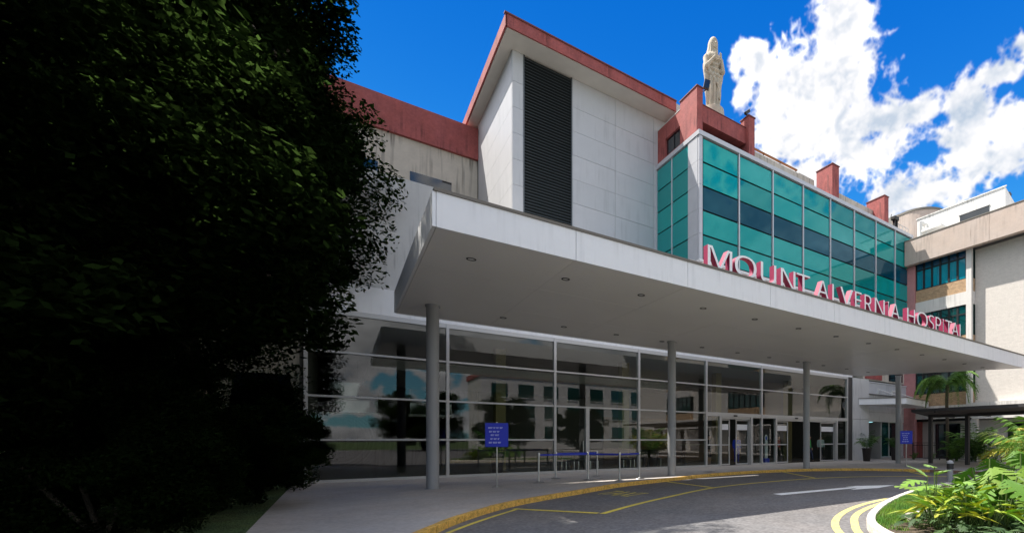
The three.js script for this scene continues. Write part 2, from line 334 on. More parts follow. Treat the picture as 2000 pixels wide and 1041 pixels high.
single('yellow_line', 'inner yellow line beside the white kerb of the planted island', 'road marking', ribbon(curveXZ([[5.5, -2.1], [5.88, -3.4], [6.66, -4.62], [7.43, -5.28], [8.22, -5.82], [9.15, -6.24], [10.1, -6.53], [11.0, -6.78]], 40), 0.14, 0.004), mat.yellowPaintPale, 'double yellow lines');
single('lane_arrow', 'white painted lane arrow on the shaded asphalt', 'road marking', sheet([[9.72, -9.64], [9.66, -9.26], [13.05, -9.17], [12.4, -8.96], [13.6, -8.76], [14.88, -8.98], [13.65, -9.6], [13.1, -9.68], [13.35, -9.46]], 0.004), mat.whitePaint);

const font = await new FontLoader().loadAsync('fonts/droid/droid_sans_bold.typeface.json');
const fontThin = await new FontLoader().loadAsync('fonts/droid/droid_sans_regular.typeface.json');
{ // TAXI, read by a driver heading along the front
  const g = new THREE.ShapeGeometry(fontThin.generateShapes('TAXI', 1), 4);
  g.computeBoundingBox(); const b = g.boundingBox; g.translate(-(b.min.x + b.max.x) / 2, -(b.min.y + b.max.y) / 2, 0); g.scale(1.25 / (b.max.x - b.min.x), 0.95 / (b.max.y - b.min.y), 1);
  const ex = new THREE.Vector3(0.36, 0, 0.933), ey = new THREE.Vector3(0.933, 0, -0.36);
  g.applyMatrix4(new THREE.Matrix4().makeBasis(ex, ey, new THREE.Vector3(0, 1, 0)).setPosition(6.38, 0.004, -12.36));
  single('taxi_lettering', 'small yellow letters TAXI painted in the bay', 'road marking', g, mat.yellowPaint);
}

single('drain_cover', 'small dark drain cover set in the pavement near the doors', 'drain cover', bx(12.75, 13.15, 0.121, 0.128, -16.95, -16.6), mat.darkMetal);

// ------------------------------------------------------------------ planted island in the foreground
const islandEdge = curveXZ([[15.67, -7.6], [13.4, -7.24], [11.46, -6.75], [9.87, -6.2], [8.82, -5.76], [7.77, -5.24], [6.9, -4.62], [6.2, -3.7], [5.95, -2.6], [6.3, -1.5], [7.4, -0.8], [10, -0.5], [14, -0.5], [18, -1.2], [20.6, -3], [21, -5.2], [19.6, -7], [17.6, -7.7], [15.67, -7.6]], 110).slice(0, -1);
struct('island_soil', prism(offsetLine(islandEdge, 0.14), -0.05, 0.1), mat.earth);
{
  const k = thing('island_kerb', 'white concrete kerb running round the planted island', 'kerb', [6.9, 0, -4.62]);
  const inner = offsetLine(islandEdge, 0.15);
  let a = 0, run = 0;
  for (let i = 1; i < islandEdge.length; i++) {
    run += Math.hypot(islandEdge[i][0] - islandEdge[i - 1][0], islandEdge[i][1] - islandEdge[i - 1][1]);
    if (run > 1.05 || i === islandEdge.length - 1) {
      const o = islandEdge.slice(a, i + 1), q = inner.slice(a, i + 1), z = o.length - 1, dx = o[z][0] - o[0][0], dz = o[z][1] - o[0][1], l = Math.hypot(dx, dz), e = 0.008;
      for (const r of [o, q]) { r[0] = [r[0][0] + dx / l * e, r[0][1] + dz / l * e]; r[z] = [r[z][0] - dx / l * e, r[z][1] - dz / l * e]; }
      part(k, 'kerb_stone', prism([...o, ...q.slice().reverse()], -0.04, 0.15 + rr(-0.004, 0.005), 0.018), mat.whiteKerb);
      a = i; run = 0;
    }
  }
  const e = thing('garden_edging', 'straight white edging stones dividing the planted island', 'edging', [8, 0.1, -4.5]);
  for (let x = 7.9; x < 18; x += 0.92) part(e, 'edging_stone', rbx(x, x + 0.905, 0.02, 0.24 + rr(-0.006, 0.006), -4.58 + rr(-0.01, 0.01), -4.44, 0.015), mat.whiteKerb);
}

// ------------------------------------------------------------------ entrance canopy
{
  const c = thing('entrance_canopy', 'wide flat white canopy projecting over the drop-off lane', 'canopy', [15, 5.42, -14]);
  const plan = [[1.4, -10.02], [29.08, -10.02], [25.0, -17.5], [1.4, -17.5]];
  part(c, 'soffit_backing', prism(plan, 5.45, 5.5), mat.capping);
  const xEnd = (z) => 29.06 + (z + 10.02) * 4.08 / 7.48, rows = [-10.03, -12.5, -15, -17.49], cols = [1.41, 4.05, 7.0, 9.95, 12.9, 15.85, 18.8, 21.75, 24.7, 30];
  for (let r = 0; r < 3; r++) for (let k = 0; k < 9; k++) {
    const z0 = rows[r] - 0.004, z1 = rows[r + 1] + 0.004, a = cols[k] + 0.004, b0 = Math.min(cols[k + 1] - 0.004, xEnd(z0)), b1 = Math.min(cols[k + 1] - 0.004, xEnd(z1)), up = rr(-0.0015, 0.0015);
    if (b1 > a + 0.05) part(c, 'soffit_panel', prism([[a, z0], [b0, z0], [b1, z1], [a, z1]], 5.42 + up, 5.449), mat.soffit);
  }
  part(c, 'roof_deck', prism([[1.45, -10.1], [29.0, -10.1], [24.95, -17.4], [1.45, -17.4]], 5.52, 6.02), mat.capping);
  let x = 1.4;
  for (const e of [4.05, 7.0, 9.95, 12.9, 15.85, 18.8, 21.75, 24.7, 27.65, 29.1]) { part(c, 'fascia_panel', bx(x + 0.006, e - 0.006, 5.405, 6.05, -10.02, -9.96), mat.fascia); x = e; }
  part(c, 'capping', bx(1.36, 29.12, 6.053, 6.11, -10.12, -9.93), mat.capping);
  part(c, 'fascia_panel', bx(1.34, 1.4, 5.41, 6.05, -17.5, -9.97), mat.fascia);
  part(c, 'fascia_panel', prism([[29.08, -10.03], [29.13, -10.03], [25.05, -17.52], [25.0, -17.5]], 5.41, 6.05), mat.fascia);
  part(c, 'fascia_panel', bx(1.4, 25.0, 5.41, 6.05, -17.56, -17.5), mat.fascia);
  const ring = new THREE.LatheGeometry([[0.1, 0.035], [0.1, -0.008], [0.072, -0.012], [0.065, 0.03], [0, 0.03]].map(([a, b]) => new THREE.Vector2(a, b)), 20);
  const dl = (x, z) => local(c, 'downlight', ring, mat.black, [x - 15, 0, z + 14]);
  for (let k = -1; k < 12; k++) dl(4.34 + 2.085 * k, -11.32);
  for (let k = -2; k < 9; k++) dl(8.1 + 1.98 * k, -16.12);
}
[[2.15, 'steel column nearest the taxi bay at the left end of the canopy'], [10.4, 'thick round steel column in front of the glass beside the queue posts'], [18.4, 'round steel column in front of the automatic doors'], [26.75, 'round steel column next to the blue notice sign at the canopy end']].forEach(([x, label]) => {
  const t = thing('steel_column', label, 'column', [x, 0.12, -15.9], 'canopy columns');
  local(t, 'shaft', cyl(0, 0, 0.012, 5.295, 0.165, 0.165, 32), mat.steelColumn);
  local(t, 'collar', cyl(0, 0, 5.25, 5.3, 0.19, 0.19, 32), mat.steelColumn);
  local(t, 'base_plate', cyl(0, 0, 0, 0.012, 0.21, 0.21, 32), mat.steelColumn);
});

// ------------------------------------------------------------------ lettering on the canopy edge
{
  const s = thing('hospital_sign', 'white faced pink edged letters MOUNT ALVERNIA HOSPITAL standing on the canopy', 'sign', [15, 6.11, -10.3]);
  const L = [['M', 7.8, 8.66], ['O', 8.76, 9.59], ['U', 9.76, 10.4], ['N', 10.6, 11.25], ['T', 11.31, 11.94], ['A', 12.27, 12.89], ['L', 13.07, 13.46], ['V', 13.5, 14.22], ['E', 14.33, 14.72], ['R', 14.9, 15.36], ['N', 15.53, 16.18], ['I', 16.385, 16.465], ['A', 16.59, 17.21], ['H', 17.75, 18.34], ['O', 18.49, 19.34], ['S', 19.43, 19.86], ['P', 20.0, 20.46], ['I', 20.615, 20.695], ['T', 20.85, 21.45], ['A', 21.44, 22.06], ['L', 22.17, 22.56]];
  for (const [ch, x0, x1] of L) {
    const shapes = fontThin.generateShapes(ch, 1), g = new THREE.ExtrudeGeometry(shapes, { depth: 1, bevelEnabled: true, bevelThickness: 0.004, bevelSize: 0, bevelOffset: ch === 'I' ? 0 : -0.013, bevelSegments: 1, curveSegments: 8 });
    g.computeBoundingBox(); const b = g.boundingBox;
    g.translate(-b.min.x, -b.min.y, 0);
    g.scale((x1 - x0) / (b.max.x - b.min.x), 0.6 / (b.max.y - b.min.y), 0.19);
    g.translate(x0, 6.165, -10.36);
    part(s, 'letter', g, [mat.letterFace, mat.letterSide]);
  }
  part(s, 'rail', bx(7.4, 22.7, 6.3, 6.34, -10.44, -10.4), mat.whiteMetal);
  for (let x = 7.6; x < 22.7; x += 1.48) part(s, 'rail_post', bx(x, x + 0.04, 6.11, 6.3, -10.44, -10.4), mat.whiteMetal);
  // stubs that tie each letter back to the rail
  for (const [, x0, x1] of L) part(s, 'letter_foot', bx((x0 + x1) / 2 - 0.02, (x0 + x1) / 2 + 0.02, 6.11, 6.32, -10.4, -10.37), mat.letterSide);
}

// ------------------------------------------------------------------ glass entrance front
const GZ = -20.3, BAY = [-0.84, 3.23, 7.3, 11.37, 15.44, 19.51, 23.58, 27.65];
{
  const e = thing('entrance_glazing', 'tall grey framed glass front of the lobby under the canopy', 'glazing', [15.44, 0.12, GZ]);
  const post = (x, w = 0.12, y0 = 0.12, y1 = 5.88) => part(e, 'mullion', bx(x - w / 2, x + w / 2, y0, y1, GZ - 0.09, GZ + 0.09), mat.frame);
  const bar = (x0, x1, y, h = 0.065) => part(e, 'transom', bx(x0, x1, y - h / 2, y + h / 2, GZ - 0.07, GZ + 0.07), mat.frame);
  const pane = (x0, x1, y0, y1) => part(e, 'pane', bx(x0, x1, y0, y1, GZ - 0.006, GZ + 0.006).translate(0, 0, rr(-0.002, 0.002)), mat.glass);
  const onePane = (x0, x1, y0, y1) => { const g = new THREE.PlaneGeometry(x1 - x0, y1 - y0); g.rotateY(rr(-0.0016, 0.0016)); g.rotateX(rr(-0.0016, 0.0016)); g.translate((x0 + x1) / 2, (y0 + y1) / 2, GZ); part(e, 'pane', g, mat.glass); };
  BAY.forEach((x) => post(x, 0.1));
  for (let b = 0; b < 7; b++) {
    const x0 = BAY[b] + 0.05, x1 = BAY[b + 1] - 0.05;
    bar(x0, x1, 5.8, 0.16);
    bar(x0, x1, 4.46);
    onePane(x0, x1, 4.5, 5.72);
    if (b < 4) {
      bar(x0, x1, 2.98); onePane(x0, x1, 3.02, 4.42);
      const d = b === 2 ? 8.76 : x0;
      if (b === 2) { post(8.76, 0.16, 0.12, 2.94); onePane(x0, 8.68, 0.2, 2.94); bar(x0, 8.68, 0.165, 0.09); part(e, 'door_handle', cyl(8.55, GZ + 0.09, 0.9, 1.5, 0.018), mat.chrome); }
      const s = b === 2 ? 8.84 : x0;
      bar(s, x1, 1.54); bar(s, x1, 0.165, 0.09); onePane(s, x1, 0.21, 1.5); onePane(s, x1, 1.58, 2.94);
    } else {
      bar(x0, x1, 2.93, 0.2); onePane(x0, x1, 3.03, 4.42);
    }
  }
  // lower right: fixed lights beside the two door openings
  const fixed = (x0, x1) => { bar(x0, x1, 1.27, 0.075); bar(x0, x1, 0.165, 0.09); onePane(x0, x1, 0.21, 1.23); onePane(x0, x1, 1.31, 2.83); };
  post(16.4, 0.14, 0.12, 2.83); post(18.7, 0.14, 0.12, 2.83); post(20.7, 0.12, 0.12, 2.83); post(26.5, 0.12, 0.12, 2.83);
  fixed(15.51, 16.33); fixed(18.77, 19.44); fixed(19.58, 20.64); fixed(26.56, 27.58);
  part(e, 'door_track', bx(16.47, 18.63, 2.7, 2.83, GZ - 0.2, GZ + 0.02), mat.frame);
  part(e, 'door_track', bx(20.76, 26.44, 2.7, 2.83, GZ - 0.2, GZ + 0.02), mat.frame);
  part(e, 'door_sensor', rbx(22.3, 22.55, 2.84, 2.92, GZ + 0.1, GZ + 0.16, 0.02), mat.black);
  part(e, 'door_sensor', rbx(17.3, 17.55, 2.84, 2.92, GZ + 0.1, GZ + 0.16, 0.02), mat.black);
  const leaf = (x0, x1, label) => {
    const z = GZ - 0.13, o = new THREE.Group(); o.name = 'sliding_door'; o.userData.label = label; o.position.set((x0 + x1) / 2 - 15.44, 0, -0.13); e.add(o);
    const w = (x1 - x0) / 2, f = (n, g, m) => local(o, n, g, m);
    f('stile', bx(-w, -w + 0.06, 0.02, 2.56, -0.025, 0.025), mat.frame); f('stile', bx(w - 0.06, w, 0.02, 2.56, -0.025, 0.025), mat.frame);
    f('rail', bx(-w + 0.06, w - 0.06, 0.02, 0.1, -0.025, 0.025), mat.frame); f('rail', bx(-w + 0.06, w - 0.06, 2.5, 2.56, -0.025, 0.025), mat.frame); f('rail', bx(-w + 0.06, w - 0.06, 1.11, 1.18, -0.025, 0.025), mat.frame);
    f('pane', new THREE.PlaneGeometry(2 * w - 0.12, 2.4).translate(0, 1.3, 0), mat.glass);
    f('notice', bx(-w + 0.09, w - 0.1, 1.98, 2.3, 0.004, 0.008), mat.letterFace);
    f('handle', bx(w - 0.12, w - 0.09, 0.8, 1.6, 0.03, 0.055), mat.chrome);
  };
  leaf(16.48, 17.2, 'left leaf of the first automatic door'); leaf(17.65, 18.62, 'right leaf of the first automatic door, half open');
  leaf(20.77, 21.9, 'left leaf of the wide automatic door'); leaf(25.0, 26.43, 'right leaf of the wide automatic door');
  part(e, 'end_post', bx(27.72, 28.22, 0.12, 6.4, GZ - 0.3, GZ + 0.05), mat.darkMetal);
  part(e, 'head_beam', bx(-0.9, 28.22, 5.885, 6.8, GZ - 0.2, GZ + 0.06), mat.fascia);
}
// lobby behind the glass
{
  const l = thing('lobby_room', 'dark lobby with timber back wall seen through the entrance glass', 'room', [14, 0.12, -25]);
  part(l, 'lobby_floor', bx(-0.84, 30.1, 0.05, 0.126, -32, GZ - 0.09), mat.lobbyFloor);
  part(l, 'back_wall', bx(-0.84, 30.1, 0.126, 5.8, -32.2, -32), mat.interior);
  part(l, 'ceiling', bx(-0.84, 30.1, 5.8, 5.87, -32, GZ - 0.22), mat.interiorPale);
  part(l, 'side_wall', bx(30.1, 30.2, 0.126, 5.8, -32, GZ - 0.35), mat.interior);
  part(l, 'side_wall', bx(-1.0, -0.84, 0.126, 5.87, -32, GZ - 0.1), mat.interior);
  part(l, 'wall_panelling', bx(15, 24, 0.126, 3.2, -31.99, -31.9), mat.interiorWood);
  for (const x of [6, 12.5, 19.1, 25.7]) part(l, 'lobby_column', bx(x - 0.22, x + 0.22, 0.126, 5.8, -24.2, -23.76), mat.mustard);
  part(l, 'mezzanine', bx(1, 15, 4.3, 4.7, -30, -22.6), mat.interior);
}

// ------------------------------------------------------------------ upper glazed block
{
  const t = thing('glazed_block', 'projecting upper block clad in teal glass above the canopy', 'building', [25, 6.4, -20.4]);
  const FZ = -20.3, LX = 14.98, X = [15.22, 17.78, 20.46, 23.16, 25.86, 28.5, 31.12, 33.68, 36.1], Y = [11.15, 12.44, 13.75, 15.03, 16.3, 17.58];
  part(t, 'core', bx(LX + 0.2, 37, 10.95, 17.8, -24.8, FZ - 0.12), mat.gasket);
  part(t, 'lower_wall', bx(-0.9, 30.0, 6.8, 10.95, -24.5, FZ - 0.16), mat.concretePanel);
  part(t, 'lower_wall', bx(30.0, 36.2, 5.95, 10.95, -24.5, FZ - 0.3), mat.cream);
  part(t, 'wall_panel', bx(30.2, 32.3, 6.02, 8.2, FZ - 0.3, FZ - 0.22), mat.red);
  part(t, 'window', bx(33.3, 35.2, 6.05, 7.9, FZ - 0.3, FZ - 0.25), mat.darkGlass);
  part(t, 'window_bar', bx(34.2, 34.26, 6.05, 7.9, FZ - 0.25, FZ - 0.22), mat.darkMetal);
  for (let c = 0; c < 8; c++) for (let r = 0; r < 5; r++) {
    const x0 = X[c] + 0.07, x1 = X[c + 1] - 0.07, y0 = Y[r] + 0.035, y1 = Y[r + 1] - 0.06, g = bx(0, x1 - x0, 0, y1 - y0, -0.03, 0);
    const q = g.translate(-(x1 - x0) / 2, -(y1 - y0) / 2, 0).rotateX(rr(-0.006, 0.006)).rotateY(rr(-0.005, 0.005)).translate((x0 + x1) / 2, (y0 + y1) / 2, FZ - 0.03);
    part(t, 'pane', q, r === 2 ? mat.vision[Math.floor(rnd() * 3)] : mat.teal[Math.floor(rnd() * 6)]);
  }
  const mg = X.slice(1, 8);
  for (const x of mg) part(t, 'mullion', bx(x - 0.035, x + 0.035, 11.05, 17.62, FZ - 0.1, FZ + 0.05), mat.mullion);
  part(t, 'mullion', bx(36.03, 36.1, 11.05, 17.62, FZ - 0.1, FZ + 0.03), mat.mullion);
  part(t, 'sill', bx(LX - 0.02, 36.1, 10.93, 11.07, FZ - 0.2, FZ + 0.09), mat.fascia);
  part(t, 'cap', bx(LX - 0.06, 36.2, 17.62, 17.86, FZ - 0.3, FZ + 0.08), mat.silver);
  part(t, 'cap', bx(LX - 0.06, LX + 0.3, 17.62, 17.86, -24.6, FZ - 0.3), mat.silver);
  part(t, 'roof_deck', bx(LX + 0.3, 36.2, 17.62, 17.8, -24.8, FZ - 0.3), mat.concretePanel);
  // corner cladding, five courses on each face
  for (let r = 0; r < 5; r++) {
    const y0 = Y[r] + 0.006, y1 = Y[r + 1] - 0.006;
    part(t, 'cladding_panel', bx(LX, 15.2, y0 - (r ? 0 : 0.07), y1 + (r === 4 ? 0.03 : 0), FZ - 0.1, FZ + 0.03), mat.silver);
    part(t, 'cladding_panel', bx(LX - 0.02, LX + 0.04, y0 - (r ? 0 : 0.07), y1 + (r === 4 ? 0.03 : 0), -21.28, FZ - 0.105), mat.silver);
    for (const [z0, z1] of [[-22.86, -21.32], [-24.5, -22.94]]) part(t, 'pane', bx(-0.03, 0, -(y1 - y0) / 2 + 0.03, (y1 - y0) / 2 - 0.03, -(z1 - z0) / 2, (z1 - z0) / 2).rotateY(rr(-0.002, 0.002)).rotateZ(rr(-0.002, 0.002)).translate(LX + 0.05, (y0 + y1) / 2, (z0 + z1) / 2), mat.teal[2 + r % 3]);
  }
  part(t, 'mullion', bx(LX - 0.02, LX + 0.08, 11.05, 17.62, -22.935, -22.865), mat.mullion);
  part(t, 'mullion', bx(LX - 0.02, LX + 0.08, 11.05, 17.62, -24.58, -24.51), mat.mullion);
  part(t, 'return_back', bx(LX + 0.09, LX + 0.19, 11.05, 17.62, -24.6, FZ - 0.12), mat.gasket);
}

// ------------------------------------------------------------------ panel-clad block with louvres and overhanging roof
{
  const t = thing('panel_block', 'grey panel-clad block with dark louvres under an overhanging red edged roof', 'building', [10, 6.8, -28]);
  const Z = -24.6, Y = [10.3, 11.57, 12.86, 14.13, 15.4, 16.68, 17.95, 19.22, 20.74], X = [9.79, 12.29, 14.79];
  part(t, 'core', bx(6.85, 36, 6.9, 20.72, -38, Z - 0.08), mat.gasket);
  for (let r = 0; r < 8; r++) {
    for (let c = 0; c < 2; c++) part(t, 'panel', bx(X[c] + 0.007, X[c + 1] - 0.007, Y[r] + 0.007, Y[r + 1] - 0.007, Z - 0.06, Z + rr(-0.004, 0.004)), rnd() < 0.5 ? mat.greyPanel : mat.greyPanel2);
    part(t, 'panel', bx(14.797, 15.9, Y[r] + 0.007, Y[r + 1] - 0.007, Z - 0.06, Z), mat.greyPanel);
    part(t, 'panel', bx(6.75, 7.27, Y[r] + 0.007, Y[r + 1] - 0.007, Z - 0.06, Z + 0.002), mat.greyPanel2);
    for (let c = 0; c < 3; c++) part(t, 'panel', bx(6.74, 6.83, Y[r] + 0.007, Y[r + 1] - 0.007, Z - 0.07 - 2.4 * (c + 1) + 0.007, Z - 0.07 - 2.4 * c - 0.007), mat.greyPanel);
  }
  const lv = new THREE.Group(); lv.name = 'louvre'; lv.userData.label = 'tall dark louvre of thin horizontal blades'; t.add(lv); lv.position.set(8.53 - 10, 10.3 - 6.8, Z + 28);
  const blade = (() => { const g = new THREE.BoxGeometry(2.42, 0.012, 0.13); g.rotateX(0.72); return g; })();
  for (let y = 0.1; y < 10.35; y += 0.152) local(lv, 'blade', blade, mat.louvre, [0, y, -0.02]);
  local(lv, 'frame', bx(-1.26, -1.21, 0, 10.42, -0.07, 0.04), mat.louvre); local(lv, 'frame', bx(1.2, 1.25, 0, 10.42, -0.07, 0.04), mat.louvre);
  const roof = part(t, 'roof', bx(6.19, 15.6, 20.745, 20.8, -39, -23.47), mat.roofSoffit);
  part(t, 'roof_fascia', bx(6.14, 15.6, 20.76, 21.32, -23.46, -23.38), mat.red);
  part(t, 'roof_fascia', bx(6.1, 6.18, 20.76, 21.32, -39, -23.38), mat.red);
  part(t, 'roof_capping', bx(6.06, 15.62, 21.325, 21.39, -23.5, -23.33), mat.redCap);
  part(t, 'roof_top', bx(6.2, 20, 20.81, 21.3, -39, -23.47), mat.concretePanel);
}
// rear wing half hidden behind, with red cornice
{
  const t = thing('rear_wing', 'cream rear wing with a red cornice left of the panel-clad block', 'building', [2, 0, -36]);
  part(t, 'wall', bx(-9, 6.73, 0.1, 18.6, -44, -32), mat.cream);
  part(t, 'cornice', bx(-9.1, 6.73, 18.61, 20.5, -44, -31.8), mat.red);
  for (let f = 0; f < 4; f++) for (let k = 0; k < 4; k++) {
    const x = -7.6 + k * 3.6, y = 3 + f * 4;
    const w = part(t, 'window', bx(x, x + 2.1, y, y + 1.8, -32, -31.97), mat.darkGlass);
    part(t, 'window_sill', bx(x - 0.1, x + 2.2, y - 0.12, y, -32, -31.85), mat.whiteMetal);
  }
}

// ------------------------------------------------------------------ red rooftop frame, fins, parapet
{
  const t = thing('red_roof_gantry', 'weathered red rooftop frame with two pillars carrying the statue', 'rooftop structure', [17, 17.8, -21]);
  const P = (x0, x1, y0, y1, z0, z1, n, m) => part(t, n, bx(x0, x1, y0, y1, z0, z1), m);
  P(15.07, 15.46, 17.8, 20.4, -22.2, -20.6, 'pillar', mat.red); P(15.03, 15.5, 20.403, 20.46, -22.24, -20.55, 'pillar_cap', mat.redCap);
  P(18.8, 19.27, 17.8, 20.36, -21.3, -20.6, 'pillar', mat.red); P(18.76, 19.31, 20.363, 20.42, -21.34, -20.55, 'pillar_cap', mat.redCap);
  P(15.462, 18.798, 18.84, 19.76, -21.1, -20.85, 'lintel', mat.red); P(15.462, 18.798, 19.763, 19.8, -21.12, -20.82, 'lintel_cap', mat.redCap);
  P(15.462, 19.2, 18.86, 19.72, -25, -21.102, 'roof_slab', mat.red);
  P(15.6, 19.2, 17.81, 18.858, -25, -23.2, 'back_wall', mat.redCap);
  P(15.09, 15.34, 17.86, 18.08, -24.6, -22.202, 'side_wall', mat.red); P(15.09, 15.34, 19.12, 20.0, -24.6, -22.202, 'side_wall', mat.red); P(15.09, 15.34, 18.082, 19.118, -24.6, -23.76, 'side_wall', mat.red);
  P(15.07, 15.36, 20.003, 20.04, -24.6, -22.25, 'side_cap', mat.whiteMetal);
  const w = P(15.2, 15.22, 18.082, 19.118, -23.758, -22.203, 'window', mat.darkGlass);
  P(15.17, 15.24, 18.082, 19.118, -22.98, -22.92, 'window_bar', mat.blackFrame);
}
[[26.47, 27.2, -21.97, 20.3, 'red rooftop fin standing midway along the glass block'], [32.72, 33.28, -22.16, 20.1, 'red rooftop fin near the right end of the glass block']].forEach(([x0, x1, z0, top, label]) => {
  const t = thing('rooftop_fin', label, 'rooftop fin', [x0, 17.8, -20.6], 'red rooftop fins');
  part(t, 'slab', bx(x0, x1, 17.8, top, z0, -20.6), mat.red);
  part(t, 'cap', bx(x0 - 0.04, x1 + 0.04, top + 0.003, top + 0.06, z0 - 0.05, -20.55), mat.redCap);
  part(t, 'groove', bx(x0 - 0.004, x0 - 0.001, 18.6, 19.7, -21.0, -20.93), mat.redCap);
});
{
  const t = thing('roof_parapet', 'low cream parapet wall with a brown handrail behind the glass block edge', 'parapet', [28, 17.8, -21.6]);
  for (let x = 19.4; x < 35.3; x += 1.6) if (!(x > 25.2 && x < 26) ) part(t, 'parapet_panel', bx(x + 0.01, Math.min(x + 1.59, 35.4), 17.8, x < 24 ? 19.3 : 19.36, -21.8, -21.6), mat.cream);
  part(t, 'handrail', bx(19.4, 24.1, 19.44, 19.52, -21.72, -21.6), M([0.35, 0.13, 0.04], 0.6));
  for (let x = 19.5; x < 24.2; x += 1.5) part(t, 'handrail_post', bx(x, x + 0.04, 19.3, 19.44, -21.7, -21.66), mat.darkMetal);
}

// ------------------------------------------------------------------ statue (one carved body) and things on the roof
function sdfGeometry(f, lo, hi, res) {
  const mc = new MarchingCubes(res, new THREE.MeshStandardMaterial(), false, false, 400000);
  mc.isolation = 0;
  const h = res / 2;
  for (let k = 0; k < res; k++) for (let j = 0; j < res; j++) for (let i = 0; i < res; i++) {
    const x = lerp(lo[0], hi[0], i / res), y = lerp(lo[1], hi[1], j / res), z = lerp(lo[2], hi[2], k / res);
    mc.field[k * res * res + j * res + i] = -f(x, y, z);
  }
  mc.update();
  const n = mc.count, p = new Float32Array(n * 3);
  for (let i = 0; i < n; i++) for (let c = 0; c < 3; c++) p[i * 3 + c] = lerp(lo[c], hi[c], (mc.positionArray[i * 3 + c] + 1) / 2);
  let g = new THREE.BufferGeometry(); g.setAttribute('position', new THREE.BufferAttribute(p, 3));
  g = mergeVertices(g, 1e-4); g.computeVertexNormals();
  return g;
}
const capsule = (x, y, z, a, b, ra, rb) => {
  const dx = b[0] - a[0], dy = b[1] - a[1], dz = b[2] - a[2], t = clamp01(((x - a[0]) * dx + (y - a[1]) * dy + (z - a[2]) * dz) / (dx * dx + dy * dy + dz * dz));
  return Math.hypot(x - a[0] - dx * t, y - a[1] - dy * t, z - a[2] - dz * t) - lerp(ra, rb, t);
};
const ell = (x, y, z, c, r) => { const a = (x - c[0]) / r[0], b = (y - c[1]) / r[1], d = (z - c[2]) / r[2], k = Math.hypot(a, b, d); return (k - 1) * Math.min(...r); };
const smin = (a, b, k) => { const h = Math.max(k - Math.abs(a - b), 0) / k; return Math.min(a, b) - h * h * k * 0.25; };
const smax = (a, b, k) => -smin(-a, -b, k);
